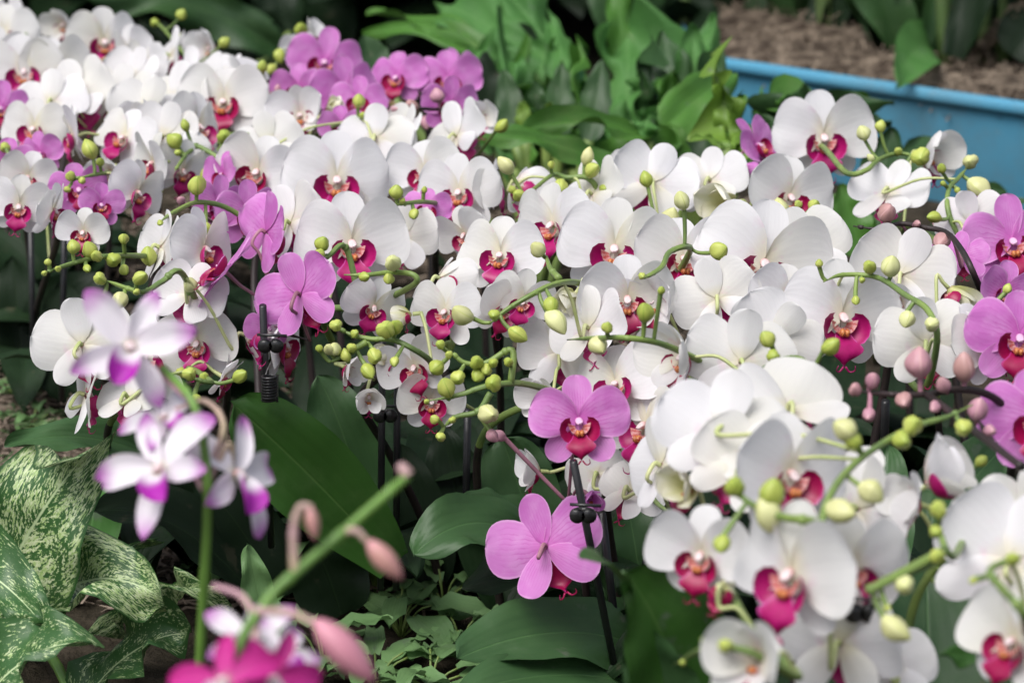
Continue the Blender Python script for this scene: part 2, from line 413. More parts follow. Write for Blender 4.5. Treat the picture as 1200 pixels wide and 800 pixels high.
BUD = {}
def bud_meshes():
    for code, mat, asp, k in (('g', 'bud_green', 1.30, 5), ('y', 'bud_cream', 1.38, 5), ('m', 'bud_mauve', 1.42, 5), ('r', 'bud_rose', 2.3, 2)):
        for v in range(k):
            m = MB(); rows = []; uvs = []; A = asp * (1 + .07 * (v - k / 2)); bend = .10 * (v - k // 2) / 2
            for i in range(13):
                t = i / 12; a = math.pi * t; row = []; uv = []
                prof = math.sin(a) ** .72 * (1.08 - .20 * t)
                for j in range(19):
                    b = 2 * math.pi * j / 18
                    g = 1 - .17 * max(0, 1 - abs(((b / (2 * math.pi) * 3) % 1) - .5) * 5) * math.sin(a) ** .5 + .05 * noise.noise(Vector((math.cos(b) * 1.5, math.sin(b) * 1.5, t * 3 + v)))
                    rr = .5 * prof * g / asp
                    row.append(Vector((rr * math.cos(b) + bend * math.sin(a), rr * math.sin(b), (t - .5) * A / asp * 1.0))); uv.append((j / 18, t))
                rows.append(row); uvs.append(uv)
            m.grid(rows, uvs); BUD.setdefault(code, []).append(m.build('bud', M[mat], False))
bud_meshes()
def add_bud(plant, code, pos, axis, L):
    me = BUD[code][rng.randrange(len(BUD[code]))]
    o = bpy.data.objects.new('bud', me); o.location = pos - plant.location
    o.rotation_mode = 'QUATERNION'
    q = axis.to_track_quat('Z', 'Y') @ Euler((0, 0, rng.uniform(0, 6.28))).to_quaternion()
    o.rotation_quaternion = q; L *= rng.uniform(.92, 1.12); o.scale = (L * rng.uniform(.88, 1.08), L * rng.uniform(.88, 1.08), L); link(o, plant)

def leaf_mesh(P0, P1, W, bow, mat, name='leaf', parent=None, hw=None, side=None, fold=.25, wav=.011, seed=0, nt=17, ns=9, droop=0.0, round_tip=False, lobe=0.0):
    """a leaf from P0 to P1, bowed upwards, broad side turned towards `side`"""
    hw = hw or ((lambda t: (.40 + .60 * math.sin(math.pi / 2 * min(1, t / .62))) * math.sqrt(max(0, 1 - t ** 5))) if round_tip else (lambda t: max(0, math.sin(math.pi * min(1, t ** .8 * .93 + .07))) ** .62))
    mid = (P0 + P1) / 2 + Vector((0, 0, bow)); pts = []
    for i in range(nt):
        t = math.sin(math.pi / 2 * i / (nt - 1)) * .5 + .5 * i / (nt - 1)
        p = P0 * (1 - t) ** 2 + mid * 2 * t * (1 - t) + P1 * t * t
        p.z -= droop * t ** 3; pts.append((t, p))
    rows = []; uvs = []
    sd = (side or Vector((0, -.35, 1))).normalized()
    for i, (t, p) in enumerate(pts):
        d = (pts[min(i + 1, nt - 1)][1] - pts[max(i - 1, 0)][1]).normalized()
        b = d.cross(sd)
        if b.length < .15: b = d.cross(Vector((1, 0, .2)))
        b.normalize(); n = b.cross(d); h = W * .5 * hw(t) + .0004
        row = []; uv = []
        for j in range(ns):
            s = -1 + 2 * j / (ns - 1); hs = h
            if lobe: hs = h * (1 + lobe * noise.noise(Vector((t * 7 + seed, (1 if s > 0 else -1) * 5.3, seed * 2.1))) * abs(s) * 1.5 + lobe * .35 * math.sin(t * 34 + seed * 5 + (1.6 if s > 0 else 0)) * abs(s) ** 3)
            z = h * fold * (abs(s) ** 1.05) + wav * noise.noise(Vector((s * .8 + seed, t * 4 + seed * 3, seed))) * abs(s) * 1.4
            row.append(p + b * (hs * s) + n * z); uv.append((j / (ns - 1), t))
        rows.append(row); uvs.append(uv)
    m = MB(); m.grid(rows, uvs)
    if parent is False: return m
    if parent is not None: m.v = [q - parent.location for q in m.v]
    return m.build(name, mat, parent)

# ------------------------------------------------------------------ the orchids of the bed
# each plant: label, kind, (u, D) of its foot, flowers (kind, u, v, width, yaw, pitch, roll, nearer), sprays of buds (path, nearer), buds (kind, u, v, length)
PLANTS = [
 # ---- far left block
 ('white orchid at the far left corner of the bed, cut off by the picture edge', 'w', (8, 2.95),
  [('w', 5, 42, 78, -10, 0, 0), ('w', 10, 22, 62, -50, 10, 0), ('w', -8, 70, 80, 20, 0, 0)], [([(20, 70), (28, 45), (37, 22)], .02)],
  [('g', 37, 24, 20), ('g', 25, 25, 14), ('g', 27, 108, 20)]),
 ('white orchid with a half-open cream bloom rising between two open ones at the far left', 'w', (60, 2.85),
  [('w', 28, 85, 92, 5, 5, 0), ('w', 66, 82, 84, 22, 5, 0), ('h', 75, 29, 52, -15, -10, 0), ('w', 155, 62, 66, -30, 0, 0)], [([(85, 90), (92, 70), (95, 62)], .02)],
  [('g', 95, 65, 22), ('y', 72, 88, 22), ('g', 88, 76, 12)]),
 ('white orchid with one large crimson-lipped bloom against the dark leaves at upper left', 'w', (130, 3.0),
  [('w', 122, 50, 84, 10, 0, 5), ('w', 172, 82, 72, -45, 10, 0), ('w', 200, 66, 68, 120, 10, 0), ('w', 152, 90, 75, 160, 10, 0)], [], []),
 ('white orchid carrying the highest green buds of the left block above a narrow half-open bloom', 'w', (225, 2.9),
  [('h', 246, 58, 60, -20, 0, 10), ('w', 222, 92, 82, 140, 15, 0), ('w', 290, 98, 72, -120, 20, 0), ('w', 258, 84, 64, 150, 25, 0)], [([(215, 70), (200, 45), (190, 30), (182, 27)], .0)],
  [('g', 213, 17, 20), ('g', 207, 45, 21), ('g', 182, 27, 15), ('g', 263, 50, 16), ('g', 228, 52, 12)]),
 ('white orchid with wide petals and an orange-red throat beside the pink clump', 'w', (270, 2.6),
  [('w', 262, 121, 98, 0, 12, 0), ('w', 205, 118, 94, 145, 10, 0), ('w', 232, 150, 88, 55, 10, 0), ('w', 322, 145, 74, 160, 20, 0)], [([(300, 150), (275, 158), (262, 160)], -.02)],
  [('g', 262, 160, 26), ('g', 240, 190, 15)]),
 ('white orchid with three blooms turned away, above the dark pink orchid on the left', 'w', (120, 2.6),
  [('w', 90, 116, 98, 168, 8, 0), ('w', 135, 112, 84, 150, 10, 8), ('w', 170, 130, 86, -165, 12, 0), ('w', 60, 120, 80, 175, 20, 0)], [], []),
 ('white orchid with blooms in profile showing crimson lips over a row of olive buds', 'w', (160, 2.4),
  [('w', 145, 163, 78, -38, 0, 0), ('w', 180, 192, 76, -70, -5, 0), ('w', 86, 160, 74, -60, -20, 0), ('w', 192, 160, 84, 170, 10, 0), ('w', 130, 202, 70, -10, -22, 10), ('w', 160, 226, 76, 60, -10, 0), ('w', 205, 172, 82, 150, 0, 0), ('w', 172, 150, 78, -30, 10, 0), ('w', 214, 200, 70, 40, -10, 0, .05)],
  [([(150, 195), (125, 200), (110, 206), (85, 210)], -.05)],
  [('g', 105, 175, 24), ('g', 83, 205, 17), ('g', 78, 222, 11), ('g', 182, 221, 22), ('g', 118, 190, 14), ('g', 95, 212, 12)]),
 ('white orchid at the left edge facing out, its lip orange at the throat', 'w', (35, 2.63),
  [('w', 40, 152, 76, 0, 0, 0), ('w', 33, 208, 64, 5, -10, 0), ('w', 22, 242, 72, -5, -10, 0), ('w', 62, 246, 66, 60, -10, 0), ('w', 98, 272, 58, -5, -20, 0)],
  [([(15, 190), (8, 178), (6, 170)], -.03)], [('g', 7, 172, 16), ('g', 3, 232, 12)]),
 ('deep pink orchid in shade at the left edge, below white blooms', 'p', (45, 2.66),
  [('p', 0, 128, 74, 10, 0, 0), ('p', 8, 192, 70, 0, -5, 0), ('p', 92, 222, 72, 8, -5, 0), ('p', 48, 180, 60, -20, -10, 0), ('p', 118, 240, 56, 30, -10, 0)], [], []),
 # ---- far middle
 ('pink orchid at the back with a broad pink bloom next to mauve buds', 'p', (375, 2.7),
  [('p', 380, 74, 92, 4, 0, 0), ('p', 405, 108, 92, 20, -5, 0), ('p', 350, 105, 70, -20, -10, 0)], [([(365, 100), (340, 95), (322, 92), (305, 98)], -.01)],
  [('m', 305, 96, 20), ('m', 327, 88, 20), ('m', 325, 104, 20), ('m', 340, 100, 16), ('g', 308, 78, 18), ('m', 318, 110, 16)]),
 ('pink orchid at the back with two dark-lipped blooms beneath green leaves', 'p', (500, 2.65),
  [('p', 465, 92, 76, -25, 0, 0), ('p', 525, 94, 82, 5, 0, 0), ('p', 540, 82, 66, 60, 20, 0), ('p', 527, 122, 70, 0, -15, 0), ('p', 420, 120, 70, 0, 10, 0), ('p', 400, 150, 60, 0, -5, 0)],
  [([(525, 135), (505, 128), (485, 126), (465, 130)], -.03)],
  [('m', 465, 128, 19), ('m', 481, 124, 22), ('m', 513, 112, 22), ('m', 500, 144, 20), ('m', 530, 146, 20), ('m', 507, 133, 18)]),
 ('small white orchid poking up behind the pink clump with round buds', 'w', (345, 2.95),
  [('h', 356, 58, 56, -20, 0, 5), ('h', 362, 40, 40, 60, 30, 0)], [([(360, 60), (345, 55), (330, 60)], .0)], [('g', 329, 66, 20), ('g', 353, 36, 20), ('g', 385, 46, 15), ('g', 318, 82, 16)]),
 ('small white orchid under the hooked leaf at the far edge of the pink clump', 'w', (570, 2.5),
  [('h', 562, 138, 58, 0, 5, 0), ('w', 535, 160, 86, 155, 14, 0), ('w', 470, 158, 78, 130, 12, 0)], [], [('g', 587, 147, 19)]),
 ('white orchid with a folded cream bloom behind the big round-faced flower', 'w', (370, 2.35),
  [('h', 352, 137, 78, 0, 20, 0), ('c', 385, 130, 52, 40, 10, 0), ('w', 440, 162, 84, 170, 15, 0), ('w', 315, 168, 76, 168, 25, 0)], [([(400, 140), (415, 142), (440, 140)], -.03)],
  [('g', 420, 118, 20), ('g', 441, 141, 18), ('g', 425, 135, 12)]),
 # ---- mid left
 ('white orchid with one big flat bloom facing straight out at mid left', 'w', (400, 2.2),
  [('w', 395, 212, 120, 0, 2, 0), ('w', 302, 202, 92, -22, 0, -12), ('w', 340, 262, 95, 165, 0, 0)],
  [([(290, 228), (265, 228), (235, 236), (205, 248), (185, 262)], -.06), ([(245, 178), (222, 178), (212, 190), (205, 200)], .0)],
  [('g', 231, 217, 28), ('g', 244, 207, 26), ('g', 240, 268, 20), ('g', 203, 166, 24), ('g', 217, 147, 15), ('g', 188, 262, 10), ('g', 208, 180, 12)]),
 ('white orchid with paired blooms, the nearer crimson-lipped, left of the round olive bud spray', 'w', (520, 2.2),
  [('w', 538, 226, 94, -10, 0, 0), ('w', 498, 202, 84, -16, 4, 0), ('w', 575, 222, 70, 60, 0, 0), ('w', 470, 278, 84, 165, 0, 0, .04), ('w', 545, 275, 70, -30, -10, 0, .05)], [([(520, 225), (495, 232), (478, 240), (455, 240)], -.06)],
  [('g', 465, 225, 20), ('g', 485, 251, 16), ('g', 497, 222, 10), ('g', 472, 236, 10)]),
 ('pink orchid with veined blooms seen from behind at mid left', 'p', (300, 2.0),
  [('p', 312, 272, 112, 152, 0, 25, -.03), ('p', 352, 345, 116, 150, -8, -20, -.03), ('p', 264, 318, 112, -72, 35, 30, -.06), ('p', 290, 250, 84, 30, 0, 0, .0), ('p', 255, 240, 76, 30, -5, 0), ('p', 262, 205, 64, -60, 0, 0), ('p', 315, 385, 60, 30, -10, 0), ('p', 500, 245, 60, 0, 0, 0)],
  [], [('m', 232, 248, 14), ('m', 212, 235, 16)]),
 ('white orchid with a wide bloom and side-lit petals left of the dark stake pair', 'w', (415, 2.05),
  [('w', 412, 286, 120, 8, 0, 8), ('w', 438, 360, 74, 5, -10, 0), ('w', 330, 402, 96, 65, -10, 0)],
  [([(540, 348), (510, 330), (485, 320), (460, 319), (430, 322), (403, 322)], -.05), ([(405, 290), (385, 300), (372, 302)], -.06)],
  [('y', 461, 309, 30), ('g', 428, 324, 18), ('g', 415, 343, 24), ('g', 455, 327, 18), ('g', 378, 286, 26), ('g', 372, 298, 20), ('g', 372, 309, 18), ('g', 430, 343, 16)]),
 ('white orchid in profile with bud sprays drooping at the left edge of the bed', 'w', (225, 2.05),
  [('w', 238, 292, 96, 58, 0, 0), ('w', 188, 290, 90, 120, 0, 10), ('w', 288, 392, 92, 125, 0, 0), ('w', 232, 402, 92, -25, -10, 0), ('w', 222, 345, 84, 160, 0, 0)],
  [([(170, 288), (140, 295), (110, 302), (80, 310), (50, 320)], -.02), ([(215, 322), (190, 330), (170, 342), (150, 338), (120, 327)], -.05)],
  [('g', 85, 289, 22), ('g', 106, 292, 24), ('g', 112, 299, 18), ('g', 57, 307, 11), ('g', 118, 326, 20), ('g', 145, 280, 19), ('g', 134, 304, 26), ('g', 146, 316, 16), ('g', 165, 327, 22), ('g', 160, 342, 11), ('g', 174, 300, 26), ('y', 203, 309, 34), ('y', 222, 334, 26), ('g', 113, 356, 24), ('y', 142, 352, 30), ('g', 102, 314, 12), ('g', 68, 314, 10), ('g', 52, 320, 9)]),
 ('white orchid drooping lowest at the left front, behind the blurred purple-tipped bloom', 'w', (135, 2.0),
  [('w', 96, 404, 112, 168, 0, 10), ('w', 100, 462, 100, 140, 0, 30), ('w', 170, 420, 112, 5, -10, 0), ('w', 262, 442, 60, 85, -20, 0), ('w', 150, 466, 80, 150, -10, 0)],
  [([(300, 440), (265, 452), (240, 448), (215, 440)], -.06)],
  [('g', 281, 441, 24), ('g', 197, 455, 26), ('g', 222, 438, 20), ('g', 229, 468, 18), ('g', 240, 440, 14), ('g', 212, 436, 18)]),
 # ---- centre
 ('white orchid with a fully frontal crimson ring lip at the centre of the bed', 'w', (715, 2.1),
  [('w', 720, 292, 122, 0, 0, 0), ('w', 735, 350, 104, 5, -10, 0), ('c', 674, 345, 76, -20, -35, 0), ('w', 690, 385, 98, 170, 5, 0)],
  [([(705, 327), (672, 325), (645, 333), (620, 347), (595, 362), (575, 378)], -.06), ([(655, 326), (645, 315), (640, 300)], -.05)],
  [('y', 630, 292, 28), ('g', 646, 358, 26), ('y', 651, 378, 38), ('g', 668, 380, 18), ('g', 607, 392, 28), ('g', 579, 370, 19), ('y', 543, 367, 30)]),
 ('white orchid half turned left with a magenta lip, behind the central ring-lipped bloom', 'w', (640, 2.25),
  [('w', 648, 264, 100, -42, 0, 0), ('w', 606, 214, 84, 150, 0, 0), ('w', 694, 228, 88, 150, 10, 0)],
  [([(735, 235), (705, 210), (690, 208), (665, 208), (648, 205), (625, 222), (600, 238)], -.03)],
  [('y', 592, 194, 24), ('g', 646, 193, 14), ('g', 658, 218, 22), ('y', 688, 183, 25), ('g', 695, 201, 24), ('g', 706, 221, 14), ('g', 712, 236, 18), ('g', 608, 228, 18), ('g', 600, 222, 12)]),
 ('white orchid right of the small olive buds with a pale bloom seen from behind', 'w', (760, 2.25),
  [('w', 765, 214, 100, 155, 10, 0), ('h', 742, 205, 70, -60, 20, 0), ('w', 800, 305, 112, 20, 5, 0)],
  [([(850, 268), (825, 280), (800, 290), (784, 296), (776, 312), (762, 322), (752, 325)], -.07)],
  [('g', 757, 210, 23), ('y', 783, 261, 36), ('y', 799, 235, 30), ('g', 752, 273, 26), ('g', 842, 293, 27), ('g', 787, 338, 19), ('g', 753, 324, 11)]),
 ('white orchid facing front with a magenta lip just left of the centre', 'w', (585, 2.1),
  [('w', 586, 300, 96, -6, 0, 0), ('w', 516, 326, 82, 155, 0, 0), ('w', 588, 362, 74, 40, -10, 0), ('w', 612, 352, 72, 10, -10, 0)], [], []),
 ('white orchid with a magenta cup lip and a split cream bud over the green buds', 'w', (520, 2.0),
  [('w', 522, 366, 84, -35, 0, 0, -.02), ('c', 482, 368, 46, -90, 0, 0, -.03), ('w', 486, 430, 80, -10, -30, 0), ('c', 462, 418, 50, -60, 0, 0), ('w', 405, 430, 58, 60, -10, 0), ('h', 432, 464, 52, 10, -20, 0)],
  [([(545, 435), (510, 420), (482, 408), (460, 398), (435, 397), (412, 392), (398, 385)], -.05), ([(430, 400), (405, 415), (388, 424)], -.05)],
  [('g', 394, 382, 19), ('g', 416, 391, 13), ('g', 452, 386, 30), ('g', 462, 384, 24), ('y', 394, 408, 24), ('g', 440, 417, 28), ('g', 432, 435, 24), ('g', 374, 408, 13), ('g', 406, 416, 17), ('g', 463, 424, 16), ('y', 386, 410, 22), ('g', 412, 408, 14)]),
 ('orchid with the densest knot of round green buds, low at the front centre', 'w', (590, 1.95),
  [('h', 640, 462, 70, -45, -10, 0), ('w', 655, 412, 96, 165, 0, 0), ('w', 505, 470, 76, 20, -20, 0)],
  [([(640, 430), (610, 440), (585, 452), (560, 455), (540, 462), (500, 470)], -.07), ([(575, 460), (560, 482), (535, 488), (520, 500)], -.07), ([(600, 410), (570, 425), (545, 425), (528, 412)], -.06)],
  [('g', 512, 430, 25), ('g', 516, 405, 18), ('g', 525, 415, 13), ('g', 560, 423, 21), ('g', 570, 433, 18), ('g', 538, 441, 25), ('g', 523, 454, 30), ('g', 577, 449, 25), ('y', 572, 485, 38), ('g', 509, 490, 16), ('g', 515, 511, 17), ('g', 577, 426, 16), ('g', 560, 440, 20), ('g', 500, 470, 8), ('m', 578, 510, 24), ('g', 530, 492, 12), ('g', 596, 424, 14)]),
 ('white orchid in profile with a two-tone pink lip right of the centre', 'w', (800, 1.95),
  [('w', 802, 418, 108, -48, 0, 0), ('w', 766, 352, 92, -22, -8, 0), ('w', 868, 424, 124, 168, 5, 0)],
  [([(800, 385), (770, 392), (735, 398), (700, 396), (665, 398)], -.06)],
  [('g', 755, 366, 30), ('g', 712, 383, 19), ('y', 702, 404, 30), ('g', 775, 340, 12)]),
 # ---- right
 ('large white orchid with an orange-throated lip at the right centre', 'w', (890, 1.95),
  [('w', 894, 310, 150, 14, 0, -14), ('w', 942, 292, 104, 150, 5, 0), ('w', 920, 352, 90, 25, -8, 0), ('w', 840, 350, 96, 160, 5, 0)], [], []),
 ('white orchid with a cream hooded half-open bloom left of the blue trough', 'w', (850, 2.2),
  [('c', 855, 238, 92, -25, -5, 0), ('w', 832, 212, 86, 170, 10, 0), ('w', 925, 232, 104, 20, -5, 0), ('h', 905, 214, 70, 50, 35, 0)],
  [([(955, 255), (940, 250), (915, 248)], -.04)], [('y', 915, 247, 36), ('g', 954, 240, 20), ('g', 935, 238, 12)]),
 ('white orchid whose single wide bloom stands highest before the blue trough', 'w', (960, 2.35),
  [('w', 965, 162, 110, 0, 0, 0)], [([(985, 255), (1000, 222), (1015, 195), (1030, 187), (1052, 180), (1080, 184)], -.06)],
  [('y', 1011, 156, 26), ('g', 1033, 148, 18), ('g', 1080, 186, 28), ('g', 1052, 178, 13), ('g', 1060, 212, 28), ('y', 1020, 185, 12)]),
 ('white orchid with an upright half-open bloom and crimson lip against the blue trough', 'w', (1075, 2.3),
  [('h', 1085, 180, 84, 42, 0, 10), ('w', 1042, 225, 92, 150, 25, 0), ('w', 1138, 262, 80, 150, 0, 0)],
  [([(1098, 262), (1100, 238), (1112, 222), (1122, 210), (1135, 195)], -.05)],
  [('g', 1103, 197, 17), ('y', 1135, 191, 28), ('y', 1147, 221, 36), ('g', 1095, 256, 22), ('g', 1122, 223, 9), ('g', 1105, 215, 10)]),
 ('small pink orchid in profile at the edge of the green leaves, left of the trough', 'p', (885, 2.3),
  [('p', 886, 172, 84, 62, 20, 20), ('q', 870, 195, 40, 90, -20, 0)], [], []),
 ('pink orchid with striped petals and a dark arching stem at the right edge', 'p', (1165, 2.0),
  [('p', 1186, 284, 122, 0, 0, 0), ('q', 1112, 252, 84, 80, 20, 0), ('q', 1074, 290, 66, 150, -10, 0), ('p', 1128, 300, 66, 160, 0, 0), ('p', 1178, 342, 84, 20, -10, 0)],
  [([(1158, 350), (1140, 315), (1128, 290), (1108, 272), (1080, 266), (1055, 262), (1030, 268), (1000, 265)], -.07)],
  [('m', 1042, 250, 34), ('m', 1029, 277, 22), ('m', 1101, 282, 34), ('m', 1075, 262, 14)]),
 ('white orchid with a long green bud arch in front of its broad crimson-lipped bloom', 'w', (1000, 1.85),
  [('w', 986, 372, 132, 8, 0, 0), ('w', 1056, 322, 116, 150, 0, 0), ('w', 1085, 402, 110, 155, 0, 0), ('w', 1055, 350, 70, -30, -20, 0)],
  [([(1122, 412), (1112, 388), (1090, 362), (1060, 345), (1028, 325), (988, 322), (965, 330)], -.08)],
  [('y', 1045, 312, 32), ('g', 1020, 314, 21), ('g', 960, 308, 13), ('g', 1003, 352, 16), ('y', 1062, 374, 30), ('y', 1092, 380, 26), ('g', 1010, 328, 10)]),
 ('white orchid with a split cream half-open bloom under the dark arching stem', 'w', (1130, 1.9),
  [('c', 1112, 338, 86, 130, 20, 0, -.05), ('w', 1152, 400, 100, 30, 0, 0)], [], [('g', 1180, 338, 15)]),
 ('white orchid with a short spray of bright green buds over the big foreground bloom', 'w', (930, 1.75),
  [('w', 905, 395, 104, 170, 0, 0)],
  [([(850, 470), (880, 440), (908, 420), (935, 420), (952, 432), (968, 442)], -.08)],
  [('g', 899, 397, 25), ('g', 908, 418, 19), ('g', 973, 405, 25), ('g', 966, 440, 15), ('g', 948, 436, 8), ('g', 940, 428, 9)]),
 ('pink orchid with blurred mauve buds along a dark stem at the right edge', 'p', (1200, 1.7),
  [('p', 1194, 396, 128, -6, 0, 0, -.04), ('p', 1214, 492, 140, -10, 0, 0, -.04)],
  [([(1200, 455), (1165, 452), (1130, 455), (1085, 462), (1045, 462), (1000, 458)], -.08), ([(1195, 545), (1165, 520), (1145, 490)], -.08)],
  [('m', 1078, 425, 44), ('m', 1130, 430, 44), ('m', 1106, 450, 26), ('m', 1022, 446, 28), ('m', 1018, 485, 24), ('m', 1058, 470, 30), ('m', 1146, 480, 32), ('m', 1096, 478, 22), ('m', 1001, 456, 24), ('m', 1160, 505, 20)]),
 # ---- front centre
 ('pink orchid with an open magenta bloom facing out on the black-staked front stem', 'p', (695, 1.86),
  [('p', 678, 494, 118, 0, 0, 4, -.12), ('p', 640, 640, 142, 150, -5, -8, -.08), ('q', 690, 580, 62, 20, -10, 0, -.02)], [], [('m', 585, 510, 22)]),
 ('white orchid behind the front pink bloom with petals like folded wings', 'w', (735, 1.9),
  [('w', 722, 452, 108, -28, 20, 0, .12), ('w', 757, 500, 120, -48, 0, 0, .22), ('w', 738, 575, 84, 155, -10, 0, .17), ('h', 632, 552, 66, -70, 0, 0, 0), ('w', 775, 545, 112, 145, 0, 0, .15), ('w', 700, 555, 70, 170, -10, 0, .05)], [], []),
 # ---- right foreground
 ('white orchid in the right foreground with the largest blurred blooms, clipped to dark stakes', 'w', (960, 1.32),
  [('w', 846, 505, 150, 165, 22, 10, -.13), ('w', 922, 482, 148, -168, 24, -12, -.10), ('w', 870, 545, 120, 150, 10, 30, -.08), ('w', 925, 556, 150, 28, 0, 0, -.1), ('w', 928, 672, 166, -48, 0, 0, -.09), ('h', 962, 640, 100, 40, 10, 0, -.05), ('w', 1000, 664, 128, -10, -25, 0, -.03), ('w', 1005, 596, 140, 150, 0, 20), ('w', 985, 752, 150, 160, 0, 0, .08), ('w', 1045, 780, 100, 170, 0, 0, .12)],
  [([(925, 700), (950, 610), (975, 575), (1000, 545), (1030, 522), (1070, 500), (1110, 488), (1140, 474)], -.12), ([(950, 610), (915, 605), (880, 590), (862, 575)], -.13)],
  [('y', 988, 505, 42), ('g', 1000, 516, 30), ('y', 984, 598, 50), ('y', 1020, 577, 42), ('y', 898, 600, 48), ('g', 905, 578, 38), ('g', 861, 570, 34), ('g', 846, 637, 28), ('g', 1070, 497, 34), ('g', 1058, 515, 28), ('g', 1128, 500, 30)]),
 ('white orchid in the right foreground with a ribbed cream bud and small magenta-lipped bloom', 'w', (850, 1.36),
  [('w', 822, 650, 118, -32, 0, 0), ('c', 808, 570, 86, -40, 10, 0, -.02), ('w', 890, 768, 128, -42, 0, 0, -.05), ('c', 845, 690, 70, 180, 0, 0)],
  [([(905, 750), (870, 753), (830, 752), (790, 778)], -.06)], [('g', 850, 756, 22), ('g', 800, 776, 10), ('g', 825, 748, 8)]),
 ('half-open white orchid with an upright hooded bloom right of the blurred foreground group', 'w', (1095, 1.42),
  [('h', 1086, 568, 120, 70, 35, 0, -.02), ('h', 1075, 590, 90, -60, 10, 0, -.02)],
  [([(1130, 720), (1120, 670), (1105, 640), (1100, 615)], -.06), ([(1020, 690), (1060, 672), (1100, 660)], -.04)],
  [('y', 1135, 617, 46), ('g', 1098, 597, 32), ('g', 1096, 622, 24), ('y', 1062, 683, 36), ('y', 1050, 735, 42), ('g', 1098, 650, 26), ('g', 1108, 672, 20), ('g', 1040, 712, 12), ('g', 1114, 690, 12)]),
 ('white orchid at the lower right corner with pale blooms turned away', 'w', (1190, 1.4),
  [('w', 1182, 655, 170, 160, 0, 0), ('w', 1188, 752, 128, -35, 0, 0), ('w', 1210, 610, 130, 150, 10, 0)],
  [([(1168, 625), (1150, 585), (1135, 560), (1110, 540)], .04), ([(1200, 720), (1175, 690), (1160, 668), (1185, 655)], -.1)],
  [('g', 1128, 563, 24), ('g', 1170, 578, 17), ('g', 1150, 540, 17), ('g', 1187, 655, 22), ('g', 1140, 680, 14)]),
]
def catmull_smooth(P, k=2):
    for _ in range(k):
        P = [P[0]] + [(P[i - 1] + P[i] * 2 + P[i + 1]) / 4 for i in range(1, len(P) - 1)] + [P[-1]]
    return P
def build_orchid(rec):
    label, kind, (bu, bD), flowers, tips, buds = rec[:6]
    foot = ground_at(bu, bD)
    plant = empty('orchid_plant', foot)
    tag(plant, label, 'orchid', 'pink orchids in the bed' if kind == 'p' else 'white orchids in the bed')
    fl = []
    for f in flowers:
        code, u, v, s, yaw, pit, rol = f[:7]; dd = f[7] if len(f) > 7 else 0
        D = canopy(u, v) + dd + rng.uniform(-.012, .012)
        pos = at(u, v, D); size = (1.0 if kind == 'p' else 1.10) * s * D / F
        n = add_flower(plant, code, pos, size, yaw, pit, rol)
        fl.append((pos, n, size))
    # the flower stem: up from the foot, along the backs of the blooms, out into the first bud spray
    backs = sorted([(p - n * .035 - Vector((0, 0, .012))) if n.dot(FWD) < .3 else p + Vector((n.x * .01, .018, -.04)) for p, n, s in fl], key=lambda p: -(p - at(*tips[0][0][0], canopy(*tips[0][0][0]))).length if tips else p.y * -1)
    tip3 = [[at(u, v, canopy(u, v) + dd - .03) for u, v in path] for path, dd in tips]
    zf = max(.12, (backs[0].z if backs else .3) * .62)
    ctl = [foot + Vector((0, 0, .0)), foot + Vector((rng.uniform(-.01, .01), 0, zf * .55)), foot.lerp(Vector((backs[0].x, backs[0].y, 0)), .35) + Vector((0, 0, zf))] + backs
    ctl = catmull_smooth(ctl, 2)
    nb = len(ctl)
    if tip3: ctl = ctl + tip3[0][(1 if len(tip3[0]) > 3 else 0):]
    ctl = ctl[:nb - 1] + catmull_smooth(ctl[nb - 1:nb + 3], 1) + ctl[nb + 3:] if tip3 else ctl
    main = spline(ctl, 7)
    m = MB(); thick = .0036
    cut = (nb - 1) / max(1, len(ctl) - 1)
    dark = kind == 'p'
    m.tube(main, lambda t: thick * (1 - .58 * t) * (1 if t < .93 else max(.35, (1 - t) / .07)), 8, (lambda t: 1) if dark else (lambda t: 1 if t < cut * .55 else 0))
    segs = [(main, 0)]
    for path in tip3[1:]:
        near = min(main, key=lambda q: (q - path[0]).length)
        P = spline([near] + path, 6) if (near - path[0]).length > .01 else spline(path, 6)
        m.tube(P, lambda t: .0026 * (1 - .45 * t) * (1 if t < .9 else max(.35, (1 - t) / .1)), 7, 1 if dark else 0); segs.append((P, 0))
    every = [q for P, _ in segs for q in P[len(P) // 5:]]
    for p, n, s in fl:
        near = min(every, key=lambda q: (q - (p - n * .03)).length)
        if (near - p).length < .2:
            b = p - n * .016 * s / .07
            if n.dot(FWD) > .3: b += Vector((n.x * .004, 0, -.012))
            mid = near.lerp(b, .5) + Vector((0, 0, .006))
            m.tube(spline([near, mid, b, p - n * .006, p - n * .001], 5), lambda t: .0011 + .0006 * t, 6, 2)
    def px(q):
        d = q - CAM; D = d.dot(FWD); return 600 + F * d.x / D, 400 - F * d.dot(UP) / D, D
    proj = [(q, px(q)) for P in ([main[int(len(main) * cut * .8):]] if tip3 else [main]) + [P for P, _ in segs[1:]] for q in P]
    for k, u, v, L in buds:
        q, (qu, qv, qD) = min(proj, key=lambda e: (e[1][0] - u) ** 2 + (e[1][1] - v) ** 2)
        D = qD - .008 + rng.uniform(-.006, .006)
        if math.hypot(qu - u, qv - v) > 70: D = min(qD, canopy(u, v) - .05)
        pos = at(u, v, D); Lm = L * D / F
        ax = (pos - q); ax = ax.normalized() if ax.length > .004 else UP.copy()
        ax = (ax + Vector((rng.uniform(-.35, .35), rng.uniform(-.5, .1), rng.uniform(-.2, .35)))).normalized()
        add_bud(plant, k, pos, ax, Lm)
        st = pos - ax * Lm * .42
        m.tube(spline([q, q.lerp(st, .5) - ax * .002 + Vector((0, 0, -.001)), st, st + ax * Lm * .1], 3), lambda t: .0013 + .0006 * t, 6, 2 if dark and k != 'g' else 0)
